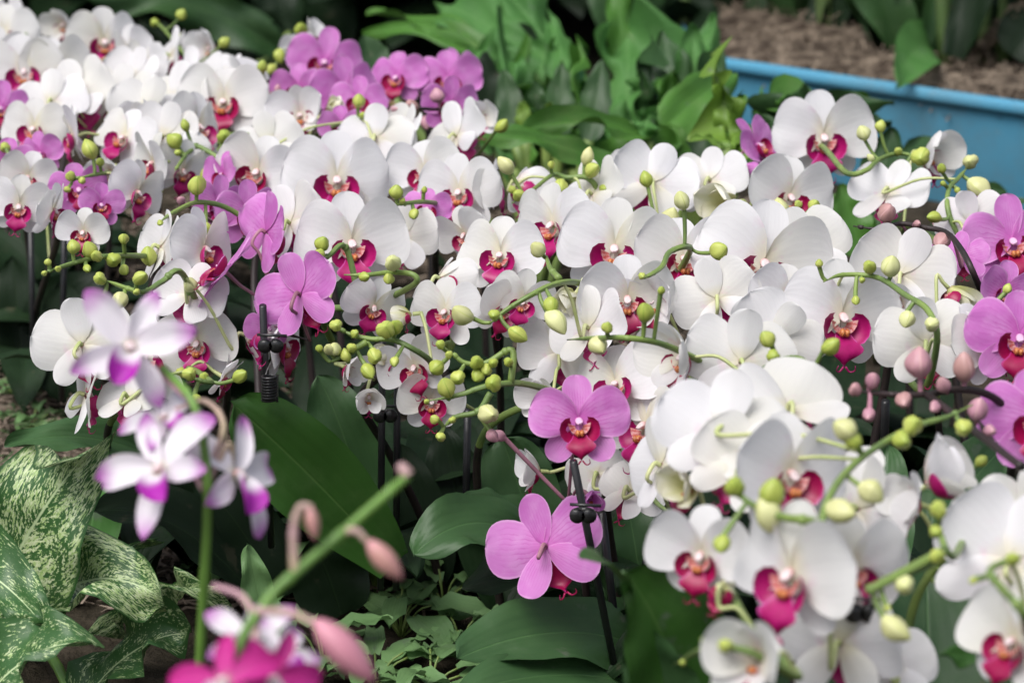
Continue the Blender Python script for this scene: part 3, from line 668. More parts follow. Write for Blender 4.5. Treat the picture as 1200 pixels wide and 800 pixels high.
    for P, _ in segs:      # swollen nodes along each spray
        for i in range(len(P) // 3, len(P) - 2, 7):
            d = (P[i + 1] - P[i]).normalized() * .0022; rr = .0036 * (1 - .5 * i / len(P))
            m.tube([P[i] - d, P[i] - d * .3, P[i] + d * .3, P[i] + d], (lambda t, rr=rr: rr * (.72 + .28 * math.sin(math.pi * t))), 7, 1 if dark else 0)
    m.v = [q - foot for q in m.v]
    m.build('flower_stem', [M['stem_green'], M['stem_dark'], M['pedicel_rosy' if dark else 'pedicel_pale']], plant)
    return plant, foot
orchids = []
for rec in PLANTS: orchids.append((*build_orchid(rec), rec))
# strap leaves at every foot (the leaves seen at the front are laid one by one further down)
for i, (plant, foot, rec) in enumerate(orchids):
    u, D = rec[2]
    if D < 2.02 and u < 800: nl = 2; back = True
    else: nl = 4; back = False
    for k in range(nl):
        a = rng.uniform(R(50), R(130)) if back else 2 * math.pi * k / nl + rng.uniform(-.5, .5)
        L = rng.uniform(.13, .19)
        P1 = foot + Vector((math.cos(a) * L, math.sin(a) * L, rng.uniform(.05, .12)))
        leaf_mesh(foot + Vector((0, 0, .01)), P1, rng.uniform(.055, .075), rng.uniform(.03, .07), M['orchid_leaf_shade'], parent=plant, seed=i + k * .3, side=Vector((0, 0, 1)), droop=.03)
def plant_by(word): return next(p for p, f, r in orchids if word in r[0])
# ------------------------------------------------------------------ the leaves seen under the front blooms
def pleaf(plant, a, b, wpx, bow, mat, **kw):
    P0, P1 = at(*a), at(*b); D = (a[2] + b[2]) / 2
    return leaf_mesh(P0, P1, wpx * D / F, bow, M[mat], parent=plant, **kw)
FRONT = Vector((0, -1, .55)); TOP = Vector((0, -.3, 1))
pc = plant_by('dark stake pair'); pk = plant_by('veined blooms'); pd = plant_by('densest knot'); pb = plant_by('black-staked'); pw = plant_by('folded wings')
pleaf(plant_by('veined blooms'), (462, 662, 1.92), (272, 472, 1.83), 112, .008, 'orchid_leaf_bright', side=Vector((.15, -1, .35)), seed=1, fold=.12, round_tip=True)
pleaf(plant_by('split cream bud over'), (440, 640, 2.0), (372, 440, 1.97), 92, .03, 'orchid_leaf', side=FRONT, seed=2)
pleaf(pd, (640, 655, 1.92), (485, 650, 1.84), 78, .055, 'orchid_leaf', side=TOP + Vector((0, -.5, 0)), seed=3, fold=.2, round_tip=True)
pleaf(pd, (640, 680, 1.96), (588, 512, 1.95), 92, .01, 'orchid_leaf', side=FRONT, seed=4, round_tip=True)
pleaf(pd, (640, 640, 1.93), (540, 585, 1.90), 46, .02, 'orchid_leaf', side=TOP, seed=5)
pleaf(pb, (800, 778, 1.86), (535, 772, 1.72), 96, .045, 'orchid_leaf', side=Vector((0, -.75, 1)), seed=6, fold=.16, round_tip=True)
pleaf(pb, (790, 815, 1.84), (540, 812, 1.68), 80, .03, 'orchid_leaf', side=Vector((0, -.6, 1)), seed=16, fold=.16, round_tip=True)
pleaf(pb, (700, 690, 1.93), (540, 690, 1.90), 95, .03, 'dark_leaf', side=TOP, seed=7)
pleaf(pw, (760, 745, 1.95), (735, 590, 1.95), 95, .01, 'orchid_leaf', side=FRONT, seed=8)
pleaf(pw, (690, 760, 1.95), (652, 640, 1.95), 70, .01, 'orchid_leaf', side=FRONT, seed=18)
pr = plant_by('ribbed cream bud')
pleaf(pr, (830, 905, 1.40), (732, 668, 1.345), 150, .03, 'orchid_leaf_bright', side=Vector((.25, -1, .7)), seed=9, fold=.35)
pleaf(pr, (735, 690, 1.35), (680, 655, 1.30), 46, .012, 'orchid_leaf_bright', side=Vector((0, -.4, 1)), seed=10, wav=.002)
pleaf(pr, (800, 860, 1.38), (745, 735, 1.36), 90, .01, 'orchid_leaf', side=Vector((-.4, -1, .4)), seed=11)
pf = plant_by('largest blurred blooms'); ph = plant_by('upright hooded'); pq = plant_by('lower right corner')
pleaf(pf, (1090, 870, 1.5), (1085, 660, 1.56), 150, .01, 'orchid_leaf', side=FRONT, seed=12)
pleaf(ph, (1160, 850, 1.55), (1125, 600, 1.62), 120, .01, 'orchid_leaf', side=FRONT, seed=13)
pleaf(ph, (1010, 720, 1.7), (1040, 520, 1.74), 90, .01, 'orchid_leaf', side=FRONT, seed=14)
pleaf(pq, (1210, 800, 1.3), (1100, 768, 1.27), 30, .01, 'orchid_leaf_bright', side=TOP, seed=15)
pleaf(pf, (1100, 620, 1.75), (1180, 520, 1.8), 90, .01, 'orchid_leaf', side=FRONT, seed=17)
pl = plant_by('drooping lowest')
pleaf(pl, (170, 530, 1.93), (5, 522, 1.86), 52, .02, 'orchid_leaf', side=Vector((0, -.6, 1)), seed=20)
pleaf(pl, (100, 660, 1.97), (120, 525, 1.97), 70, .0, 'fern_grey', side=FRONT, seed=21)
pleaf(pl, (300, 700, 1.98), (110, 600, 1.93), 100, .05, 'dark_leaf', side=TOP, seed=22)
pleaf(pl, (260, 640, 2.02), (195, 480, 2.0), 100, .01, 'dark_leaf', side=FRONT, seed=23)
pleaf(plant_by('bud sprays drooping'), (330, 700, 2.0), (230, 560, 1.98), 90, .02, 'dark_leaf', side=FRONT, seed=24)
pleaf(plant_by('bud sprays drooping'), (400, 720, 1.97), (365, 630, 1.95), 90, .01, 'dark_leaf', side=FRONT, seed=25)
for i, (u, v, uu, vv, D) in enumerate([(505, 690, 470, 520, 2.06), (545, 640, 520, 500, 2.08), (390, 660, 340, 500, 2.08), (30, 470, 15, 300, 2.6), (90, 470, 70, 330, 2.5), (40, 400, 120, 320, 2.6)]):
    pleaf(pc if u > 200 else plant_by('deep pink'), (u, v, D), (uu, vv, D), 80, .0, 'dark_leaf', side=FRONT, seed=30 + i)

# ------------------------------------------------------------------ stakes and their clips
def stake(label, a, b, D0, D1, r=.0027, clip=None, spring=None):
    P0, P1 = at(*a, D0), at(*b, D1)
    o = empty('plant_stake', P0); tag(o, label, 'plant stake', 'black stakes that hold the orchids up')
    m = MB(); m.tube([Vector((0, 0, 0)), (P1 - P0) * .5, P1 - P0], r, 10); m.build('rod', M['stake_black'], o)
    if clip:
        c = at(*clip) - P0; m = MB()
        for k in (-1, 1):
            rows = []
            for d, s in ((-.0015, .05), (-.0015, 1), (.0015, 1), (.0015, .05)):
                rows.append([c + Vector((k * .004 + .0052 * math.cos(2 * math.pi * j / 14) * s, -.006 + d, .0052 * math.sin(2 * math.pi * j / 14) * s)) for j in range(15)])
            m.grid(rows, [[(j / 14, i / 3) for j in range(15)] for i in range(len(rows))])
        ring = [c + Vector((.0058 * math.cos(R(a_)), .0058 * math.sin(R(a_)), 0)) for a_ in range(0, 361, 24)]
        m.tube(ring, .0018, 6); m.tube([c + Vector((-.009, -.009, .009)), c + Vector((.012, -.009, .008))], .0012, 5)
        m.build('clip', M['clip_black'], o)
    if spring:
        m = MB(); s0, s1 = at(*spring[0]) - P0, at(*spring[1]) - P0; n = 9 * 12
        m.tube([s0.lerp(s1, i / n) + Vector((.0055 * math.cos(i * math.pi / 6), .0055 * math.sin(i * math.pi / 6), 0)) for i in range(n + 1)], .0011, 5)
        m.build('wire_coil', M['clip_black'], o)
    return o
stake('black stake with a clip and wire coil among the veined pink blooms', (318, 640), (308, 358), 1.93, 1.80, clip=(318, 402, 1.79), spring=((316, 470, 1.83), (316, 440, 1.815)))
stake('left one of the pair of black stakes joined by a round clip at the front', (446, 690), (448, 400), 1.96, 1.88, clip=(452, 484, 1.89))
stake('right one of the pair of black stakes joined by a round clip at the front', (464, 690), (466, 400), 1.97, 1.89)
stake('slanting black stake with an oval clip below the front pink bloom', (724, 800), (672, 540), 1.80, 1.70, clip=(683, 600, 1.70))
stake('thin dark stake beside the slanting stake below the front pink bloom', (728, 790), (705, 600), 1.84, 1.80, r=.003)
stake('thin stake leaning right behind the folded-wing white blooms', (735, 715), (795, 560), 1.86, 1.80, r=.0028)
stake('thick black stake with a dark clip in the right foreground', (1014, 860), (1012, 690), 1.42, 1.30, clip=(1008, 712, 1.295), r=.0032)
stake('dark stake left of the thick clipped stake in the right foreground', (992, 860), (1000, 700), 1.43, 1.33, r=.003)
for i, (u, v, uu, vv, D, w) in enumerate([(72, 470, 76, 250, 2.35, 'black stake standing in shade beside the deep pink orchid'),
                                          (40, 460, 36, 270, 2.5, 'black stake nearest the left edge in the shade of the bed'),
                                          (545, 660, 548, 480, 2.02, 'black stake in the shade under the densest green buds'),
                                          (585, 420, 590, 330, 2.0, 'black stake beside the split cream bud at the centre'),
                                          (1035, 560, 1038, 470, 1.75, 'black stake behind the mauve buds at right')]):
    stake(w, (u, v), (uu, vv), D + .05, D, r=.003)

# ------------------------------------------------------------------ purple tipped sprays in front
def pstem(plant, pts, r0, mat, name='stem', r1=None):
    P = spline([at(*p) - plant.location for p in pts], 12); m = MB(); r1 = r1 or r0 * .7
    m.tube(P, lambda t: (r0 + (r1 - r0) * t) * (1 + .22 * math.exp(-(((t * 5.3) % 1) - .5) ** 2 / .006)), 9); return m.build(name, mat, plant), P
simple('pedicel_pink', (.50, .30, .34), (.44, .36, .22), 30, .45, .1)
simple('spray_green', (.14, .27, .05), (.10, .20, .04), 30, .4)
foot = ground_at(225, 1.42)
d1 = empty('spray_orchid', foot); tag(d1, 'blurred white orchid spray with purple petal tips at lower left', 'orchid')
pstem(d1, [(228, 900, 1.290), (236, 740, 1.250), (243, 600, 1.225), (240, 530, 1.220), (225, 470, 1.220), (190, 430, 1.240)], .0026, M['spray_green'])
for (u, v, s, yaw, pit, rol, D) in [(152, 408, 165, 15, 10, -28, 1.230), (192, 492, 120, 10, 40, 20, 1.230), (190, 552, 178, -22, 18, 34, 1.210), (275, 558, 172, 48, 20, -30, 1.230), (225, 505, 90, 70, 0, 0, 1.250)]:
    p = at(u, v, D); n = add_flower(d1, 'd', p, s * D / F, yaw, pit, rol)
for path in [((241, 560, 1.225), (262, 500, 1.230), (240, 470, 1.240), (205, 480, 1.235)), ((241, 570, 1.225), (268, 520, 1.230), (272, 553, 1.235)), ((230, 475, 1.220), (190, 440, 1.240), (155, 410, 1.235)), ((240, 575, 1.225), (215, 540, 1.230), (190, 552, 1.215))]:
    pstem(d1, path, .0017, M['pedicel_pink'], 'pedicel')
foot = ground_at(235, 1.0)
d2 = empty('spray_orchid', foot); tag(d2, 'blurred green orchid stem with drooping pink buds at the bottom, left of centre', 'orchid')
pstem(d2, [(250, 1000, 1.0), (272, 785, 1.01), (312, 706, 1.015), (345, 672, 1.02), (400, 625, 1.03), (455, 577, 1.04), (478, 557, 1.045)], .0025, M['spray_green'], r1=.0019)
for u, v, L, (qu, qv), path in [(366, 612, 40, (4, 22), ((345, 672, 1.02), (344, 620, 1.02), (352, 594, 1.02), (366, 594, 1.02))),
                                (451, 655, 66, (34, 38), ((405, 622, 1.03), (418, 622, 1.03), (430, 634, 1.03))),
                                (404, 762, 96, (44, 46), ((298, 716, 1.015), (340, 718, 1.0), (378, 734, .99)))]:
    D = path[-1][2]; ax = (at(u + qu, v + qv, D) - at(u - qu, v - qv, D)).normalized()
    add_bud(d2, 'r', at(u, v, D), ax, L * D / F)
    pstem(d2, path, .0018, M['pedicel_pink'], 'pedicel')
pstem(d2, [(478, 557, 1.045), (472, 549, 1.045), (469, 546, 1.046)], .0028, M['pedicel_pink'], 'stem_tip')
foot = ground_at(290, 1.08)
d3 = empty('spray_orchid', foot); tag(d3, 'blurred magenta and white orchid blooms cut off by the bottom edge at left', 'orchid')
pstem(d3, [(285, 1000, 1.08), (280, 860, 1.06), (282, 790, 1.05)], .0026, M['spray_green'])
for (c, u, v, s, yaw, pit, rol, D) in [('e', 262, 800, 150, -20, 25, 10, 1.0), ('e', 318, 792, 130, 30, 10, -20, 1.02), ('d', 292, 752, 130, 10, 45, 0, 1.06), ('d', 325, 768, 110, 40, 20, 15, 1.05)]:
    add_flower(d3, c, at(u, v, D), s * D / F, yaw, pit, rol)
pstem(d3, [(282, 800, 1.05), (300, 740, 1.05), (285, 700, 1.06), (250, 686, 1.07)], .0018, M['pedicel_pink'], 'pedicel')

# ------------------------------------------------------------------ variegated plants, lower left
foot = ground_at(10, 1.9)
va = empty('variegated_plant', foot); tag(va, 'plant with broad green leaves heavily splashed with cream at the lower left', 'plant')
hwv = lambda t: max(0, math.sin(math.pi * min(1, t ** .75))) ** .75 * (1 - .12 * t)
for a, b, w, bow, mat, sd, sdn in [((-25, 745, 1.86), (112, 522, 1.76), 165, .03, 'variegated_pale', Vector((.35, -1, .6)), 1),
                                   ((25, 735, 1.86), (190, 700, 1.78), 120, .05, 'variegated_pale', Vector((-.1, -.75, 1)), 2),
                                   ((120, 745, 1.92), (258, 690, 1.86), 44, .025, 'variegated_pale', Vector((0, -.8, 1)), 3),
                                   ((-60, 660, 1.8), (62, 748, 1.72), 90, .03, 'variegated_dark', Vector((0, -.8, 1)), 4),
                                   ((-40, 850, 1.74), (110, 755, 1.66), 120, .04, 'variegated_dark', Vector((0, -.8, 1)), 5),
                                   ((90, 830, 1.86), (225, 740, 1.84), 92, .03, 'variegated_dark', Vector((0, -.6, 1)), 6),
                                   ((100, 690, 1.9), (170, 632, 1.87), 16, .01, 'variegated_dark', FRONT, 7)]:
    pleaf(va, a, b, w, bow, mat, side=sd, seed=sdn, hw=hwv, fold=.22, wav=.05)
m = MB()
for a in ((-25, 745), (25, 735), (-40, 850), (90, 830)):
    m.tube(spline([Vector((0, 0, 0)), (at(*a, 1.86) - foot) * .55 + Vector((0, 0, .02)), at(*a, 1.84) - foot], 4), .004, 7)
m.build('stem', M['spray_green'], va)

# ------------------------------------------------------------------ ground and what lies on it
m = MB()
def ground_z(x, y):
    return .010 * noise.noise(Vector((x * 5, y * 5, 0))) + .006 * noise.noise(Vector((x * 21, y * 21, 3)))
def ground_patch(x0, x1, y0, y1, nx, ny):
    rows = [[Vector((x0 + (x1 - x0) * i / nx, y0 + (y1 - y0) * j / ny, ground_z(x0 + (x1 - x0) * i / nx, y0 + (y1 - y0) * j / ny) if 0 < i < nx and 0 < j < ny else 0)) for i in range(nx + 1)] for j in range(ny + 1)]
    m.grid(rows, [[(i / nx, j / ny) for i in range(nx + 1)] for j in range(ny + 1)])
ground_patch(-3, 3, 1, 7, 170, 170)
for x0, x1, y0, y1 in ((-60, 60, -40, 1), (-60, 60, 7, 80), (-60, -3, 1, 7), (3, 60, 1, 7)): ground_patch(x0, x1, y0, y1, 2, 2)
tag(m.build('ground', M['soil']), kind='structure')
def strips(name, mat, spots, n, L0, L1, w, zf, seed, kind='stuff', lift=.012):
    r = random.Random(seed); m = MB()
    for _ in range(n):
        x, y = spots(r); z = zf(x, y) + r.uniform(0, lift); L = r.uniform(L0, L1); a = r.uniform(0, 6.28); c = r.uniform(-.5, .5)
        rows = []
        for i in range(4):
            t = i / 3 - .5; p = Vector((x + math.cos(a + c * t * 3) * L * t, y + math.sin(a + c * t * 3) * L * t, z + L * .35 * (r.random() - .2) * (.25 - t * t) * 2))
            b = Vector((-math.sin(a), math.cos(a), r.uniform(-.6, .6))).normalized() * w * (1.1 - abs(t) * 1.3) * r.uniform(.5, 1.2)
            rows.append([p - b, p + b])
        m.grid(rows, [[(0, i / 3), (1, i / 3)] for i in range(4)])
    return tag(m.build(name, mat), kind=kind)
strips('leaf_litter', M['litter'], lambda r: (r.uniform(-1.0, .35), r.uniform(1.9, 3.3)), 5200, .012, .05, .0022, ground_z, 3)
strips('dry_litter', M['litter'], lambda r: (r.uniform(-.55, .12), r.uniform(1.9, 2.5)), 4200, .012, .05, .0022, ground_z, 13)
strips('dry_grass', M['litter'], lambda r: (r.gauss(-.42, .12), r.uniform(2.2, 2.9)), 1500, .03, .07, .0012, ground_z, 4, lift=.03)
simple('moss_green', (.05, .10, .025), (.03, .06, .018), 30, .7, .1)
strips('short_grass', M['moss_green'], lambda r: (r.gauss(-.38, .16), r.uniform(2.0, 2.7)), 900, .02, .05, .0016, ground_z, 5, lift=.03)

def sprig(label, u, v, D, n, size, seed, mat='weed_leaf', h=.05, group='small weeds at the front of the bed', cat='weed', name='weed', wide=.5):
    r = random.Random(seed); c = at(u, v, D); base = Vector((c.x, c.y, ground_z(c.x, c.y)))
    o = empty(name, base); tag(o, label, cat, group); st = MB()
    for k in range(n):
        a = 2.4 * k + r.uniform(-.4, .4); hh = h * r.uniform(.35, 1); rad = size * r.uniform(.15, .6)
        j = Vector((math.cos(a) * rad, math.sin(a) * rad, hh)); st.tube(spline([Vector((0, 0, 0)), j * .5 + Vector((0, 0, hh * .25)), j], 3), .0009, 5)
        L = size * r.uniform(.55, 1.1); d = Vector((math.cos(a), math.sin(a), r.uniform(-.35, .25))).normalized() * L
        leaf_mesh(base + j, base + j + d, L * wide, L * .12, M[mat], parent=o, seed=seed + k * .37, side=Vector((0, 0, 1)), nt=8, ns=5, wav=.006)
    st.build('stem', M['stem_green'], o)
W = 'small green weed '
for i, (t, u, v, n, s, h) in enumerate([('under the drooping pink bud, with pointed leaves', 400, 690, 9, .030, .05), ('with the broadest leaves on the bare soil at the bottom', 470, 725, 9, .045, .04),
        ('left of the broad-leaved weed, close to the green orchid stem', 360, 705, 8, .030, .05), ('at the foot of the rounded orchid leaf', 520, 705, 7, .026, .04),
        ('at the bottom edge under the broad-leaved weed', 440, 785, 9, .036, .03), ('at the bottom edge beside the striped leaf', 540, 745, 6, .022, .03),
        ('beside the magenta blooms at the bottom', 380, 770, 8, .034, .04), ('between the pointed-leaved weed and the dark orchid leaf', 440, 680, 8, .026, .05),
        ('behind the tall single green leaf', 270, 670, 7, .022, .06), ('growing in the litter at the left edge', 40, 505, 8, .026, .03), ('half hidden behind the top of the cream-splashed leaf', 25, 470, 7, .022, .03),
        ('on the soil at the bottom right of the weed patch', 505, 790, 7, .030, .03)]):
    D = .81 / (.2924 + (v - 400) / F * .956)
    sprig(W + t, u, v + 12, D - .03, n + 3, s * 1.3, 100 + i, h=h)
c = at(300, 735, 1.9); up = empty('seedling', Vector((c.x, c.y, 0))); tag(up, 'single upright pointed green leaf beside the blurred spray stem', 'seedling')
pleaf(up, (312, 745, 1.9), (290, 638, 1.88), 40, .0, 'weed_leaf', side=Vector((.3, -1, .3)), seed=3)
pleaf(up, (312, 760, 1.9), (330, 700, 1.88), 34, .0, 'weed_leaf', side=Vector((-.3, -1, .3)), seed=4)
m = MB(); P = [at(555, 745, 2.28), at(540, 742, 2.27), at(520, 740, 2.26), at(505, 741, 2.25)]
m = MB(); m.tube(spline([at(502, 741, 2.2), at(525, 742, 2.19), at(538, 736, 2.18), at(548, 724, 2.18), at(556, 722, 2.19)], 5), .0035, 7)
tag(m.build('aerial_root', M['fern_grey']), 'pale grey crooked orchid root lying on the soil', 'root')

# ------------------------------------------------------------------ blue trough with planting, right background
A = at(845, 66, 3.535); B = at(1200, 119, 3.24); A.z = B.z = .155
dr = (B - A); dr.z = 0; dr.normalize(); nb = Vector((-.06, 1, 0))
A -= dr * .02; LEN = 1.30
tr = empty('planter_trough', Vector((A.x, A.y, 0))); tag(tr, 'long bright blue plastic trough filled with dry fibre', 'planter')
def extr(prof, L, mat, name, parent, off=0):
    m = MB(); rows = []; uvs = []
    for i, (a, z) in enumerate(prof):
        rows.append([nb * a + dr * (off + L * j / 12) + Vector((0, 0, z)) for j in range(13)]); uvs.append([(j / 12, i / len(prof)) for j in range(13)])
    m.grid(rows, uvs); return m.build(name, mat, parent)
extr([(0.03, .0), (.014, .06), (.008, .1), (.003, .142)], LEN, M['blue'], 'wall', tr)
extr([(.86, .118), (.85, .06), (.84, 0)], LEN, M['blue'], 'wall', tr)
def rim(a0, nm):
    extr([(a0 + .004, .138), (a0 - .008, .139), (a0 - .011, .144), (a0 - .010, .151), (a0 - .005, .156), (a0 + .008, .156), (a0 + .013, .150), (a0 + .015, .10)], LEN, M['blue'], nm, tr)
rim(0, 'rim'); rim(.85, 'rim')
for off in (0, LEN):
    m = MB(); m.grid([[dr * off + nb * a + Vector((0, 0, z)) for a in (.02, .3, .6, .85)] for z in (0, .05, .1, .15)], [[(a, z) for a in range(4)] for z in range(4)]); m.build('end_wall', M['blue'], tr)
m = MB()
def coir_z(s, t): return .122 + .016 * math.sin(math.pi * t) + .018 * noise.noise(Vector((s * 9, t * 5, 1)))
rows = [[tr.location + dr * (LEN * i / 60) + nb * (.02 + .82 * j / 20) + Vector((0, 0, coir_z(LEN * i / 60, j / 20))) for i in range(61)] for j in range(21)]
m.grid(rows, [[(i / 60, j / 20) for i in range(61)] for j in range(21)]); tag(m.build('fibre_bed', M['coir']), kind='stuff')
r = random.Random(5); m = MB()
for _ in range(3800):
    s = r.uniform(0, LEN); t = r.random() ** 1.3; p = tr.location + dr * s + nb * (.02 + .82 * t) + Vector((0, 0, coir_z(s, t) + r.uniform(0, .012)))
    a = r.uniform(0, 6.28); d = Vector((math.cos(a), math.sin(a), r.uniform(-.3, .5))) * r.uniform(.012, .03)
    b = d.cross(Vector((0, 0, 1))).normalized() * .0013
    q = p + d * .5 + Vector((0, 0, r.uniform(0, .008))); e = p + d
    m.grid([[p - b, p + b], [q - b, q + b], [e - b, e + b]], [[(0, 0), (1, 0)]] * 3)
tag(m.build('coconut_fibre', M['coir']), kind='stuff')
def tall_plant(label, u, v, D, stalks, leaves, mat, group='plants growing in the trough', nm='leafy_plant'):
    c = at(u, v, D); base = c.copy(); base.z = max(0, c.z)
    o = empty(nm, base); tag(o, label, 'plant', group); q = random.Random(u * 3 + v)
    for k in range(stalks):
        dx = (k - (stalks - 1) / 2) * .055 + q.uniform(-.015, .015); dy = q.uniform(-.05, .08); m = MB(); h = q.uniform(.35, .5); r0 = q.uniform(.008, .016); tx = q.uniform(-.09, .09)
        m.tube(spline([Vector((dx, dy, -.02)), Vector((dx + tx * .3, dy, h * .5)), Vector((dx + tx, dy, h))], 4), lambda t: r0 * (1 - .5 * t), 8); m.build('stem', M['stalk'], o)
        leaf_mesh(base + Vector((dx + tx, dy, h * .9)), base + Vector((dx + tx * 3 + q.uniform(-.15, .15), q.uniform(-.15, .1), h + .25)), .09, .05, M[mat], parent=o, seed=k + u, side=FRONT)
    for k in range(10):
        a = q.uniform(0, 6.28); p = base + Vector((q.uniform(-.13, .13), q.uniform(-.02, .25), 0)); L = q.uniform(.16, .34)
        leaf_mesh(p, p + Vector((math.cos(a) * L * .5, math.sin(a) * L * .3, L)), q.uniform(.05, .10), .02, M['mid_leaf' if k % 2 else 'dark_leaf'], parent=o, seed=k * 3 + v, side=Vector((q.uniform(-.5, .5), -1, .3)), wav=.03)
    for (du, dv, w, dD, vv) in leaves:
        e = at(u + du, v + dv, D + dD)
        leaf_mesh(base + Vector((q.uniform(-.02, .02), 0, 0)), e, w * D / F, vv, M[mat], parent=o, seed=du, side=Vector((q.uniform(-.3, .3), -1, .4)))
leaf_mat('stalk', (.09, .16, .05), (.12, .15, .06), (.14, .2, .08), .05, .5)
tall_plant('dark leafy plant at the left end of the trough behind the fern', 800, 42, 3.9, 1, [(-10, -40, 70, -.1, 0), (25, 10, 60, -.2, .03), (-40, 10, 60, -.15, .03), (10, -70, 60, 0, 0), (40, -20, 50, -.1, .02)], 'dark_leaf')
tall_plant('plant with two thick pale stalks in the trough beyond the twisted lime leaf', 938, 50, 3.95, 2, [(-70, -60, 60, .2, .0), (60, 30, 45, -.1, .02)], 'mid_leaf')
tall_plant('plant with a single pale stalk second from the left end of the trough', 985, 56, 4.0, 1, [(-20, -70, 40, .1, 0), (40, -60, 50, .1, 0)], 'mid_leaf')
tall_plant('plant with thin upright stalks in the middle of the trough', 1045, 50, 3.9, 3, [(-10, -80, 40, 0, 0)], 'mid_leaf')
tall_plant('plant with a broad grey-green leaf hanging over the trough rim', 1085, 62, 3.7, 1, [(10, -60, 70, 0, .02), (-35, 40, 62, -.42, .06), (30, -80, 60, .2, 0)], 'fern_grey')
tall_plant('plant with bright stalks nearest the right end of the trough', 1142, 62, 3.65, 3, [(70, -60, 60, 0, .02), (20, -80, 50, .2, 0)], 'mid_leaf')
tall_plant('dark broad-leaved plant in the trough between the pale stalks and the hanging leaf', 1012, 40, 4.0, 1, [(-30, -40, 70, 0, 0), (20, -30, 70, -.1, .02)], 'dark_leaf')
tall_plant('dark plant between the bright stalks and the right end of the trough', 1172, 50, 3.75, 1, [(-30, -40, 70, 0, 0), (20, -40, 70, 0, .02)], 'dark_leaf')
tall_plant('dark plant at the far right end of the trough', 1200, 66, 3.55, 2, [(-30, -70, 60, .3, 0), (30, -60, 70, 0, 0)], 'dark_leaf')
m = MB(); P = spline([at(1150, 62, 3.6), at(1165, 40, 3.58), at(1185, 18, 3.56), at(1205, 8, 3.55)], 8); q = random.Random(8)
for p in P:
    for k in range(12):
        d = Vector((q.gauss(0, 1), q.gauss(0, 1), q.gauss(0, 1))).normalized() * .013; m.tube([p, p + d], .0012, 4)
m.tube(P, .002, 6); tag(m.build('seed_head', M['coir']), 'dry feathery seed head leaning over the trough', 'seed head')

# ------------------------------------------------------------------ ferns and leaves behind the bed
def fern(label, foot_u, foot_D, leaves, group='leafy plants behind the orchids', cat='fern', nm='fern_plant'):
    base = ground_at(foot_u, foot_D); o = empty(nm, base); tag(o, label, cat, group)
    for i, (a, b, w, bow, mat, sd, wav, hwf) in enumerate(leaves):
        P0, P1 = at(*a), at(*b)
        leaf_mesh(P0, P1, w * b[2] / F, bow, M[mat], parent=o, seed=i * 1.3 + foot_u, side=Vector(sd), wav=wav * 1.3, hw=hwf, fold=.18, nt=41, ns=13, lobe=.55 if wav > .025 and mat == 'fern_grey' else .12)
    m = MB()
    for a in {l[0] for l in leaves}:
        m.tube(spline([Vector((0, 0, 0)), (at(*a) - base) * .6, at(*a) - base], 4), .006, 7)
    m.build('stem', M['stem_green'], o)
strap = lambda t: max(0, 1 - (2 * t - 1) ** 6) ** .5 * (.55 + .45 * math.sin(math.pi * min(1, t * .8 + .15)))
def antler(seed): return lambda t: max(.0, (.35 + .65 * t) * (1 + .42 * math.sin(t * 15 + seed)) * max(0, 1 - t ** 8) ** .6)
SF = (0, -1, .35); ST = (0, -.55, 1)
fern('broad antler-leaved fern with wavy grey-green fronds at the top centre', 690, 3.2,
     [((735, 200, 2.95), (735, 38, 3.1), 110, .02, 'fern_grey', (.1, -1, .45), 0.067, antler(1)), ((690, 190, 3.0), (640, 8, 3.15), 50, .02, 'fern_grey', (-.3, -1, .35), 0.027, lambda t: max(0, math.sin(math.pi * (t * .86 + .14))) ** .7 * (1.25 - t)),
      ((700, 150, 3.1), (508, 2, 3.3), 64, .05, 'fern_grey', (0, -.9, .8), 0.049, antler(2)), ((690, 130, 3.15), (575, -20, 3.3), 56, .04, 'fern_grey', (0, -1, .5), 0.044, antler(4)),
      ((735, 130, 3.08), (722, -22, 3.1), 38, .0, 'fern_green', (.2, -1, .4), 0.011, strap), ((775, 150, 3.0), (838, 24, 3.15), 40, .0, 'fern_grey', (-.4, -1, .4), 0.027, strap),
      ((790, 190, 2.98), (800, 70, 3.05), 70, .02, 'fern_grey', (.3, -1, .4), 0.044, antler(3)), ((660, 140, 3.1), (432, 18, 3.35), 38, .08, 'fern_green', ST, 0.018, antler(5)),
      ((640, 110, 3.15), (425, 40, 3.3), 34, .06, 'fern_green', ST, 0.011, None), ((660, 170, 3.02), (560, 60, 3.15), 70, .05, 'fern_grey', (-.2, -1, .6), 0.040, antler(6))])
q = random.Random(21); lv = []
for k in range(22):
    u0 = q.uniform(600, 780); u1 = u0 + (u0 - 690) * .7 + q.uniform(-45, 45); v1 = q.uniform(45, 130)
    lv.append(((u0, 200, 2.98 + q.uniform(-.1, .06)), (u1, v1, 3.0 + q.uniform(-.12, .12)), q.uniform(20, 40), q.uniform(0, .03), q.choice(['fern_grey', 'fern_green', 'fern_grey', 'mid_leaf']), (q.uniform(-.6, .6), -1, q.uniform(.2, .8)), .05, antler(k)))
fern('fern with many narrow lobed fronds in front of the broad antler-leaved fern', 690, 3.02, lv)
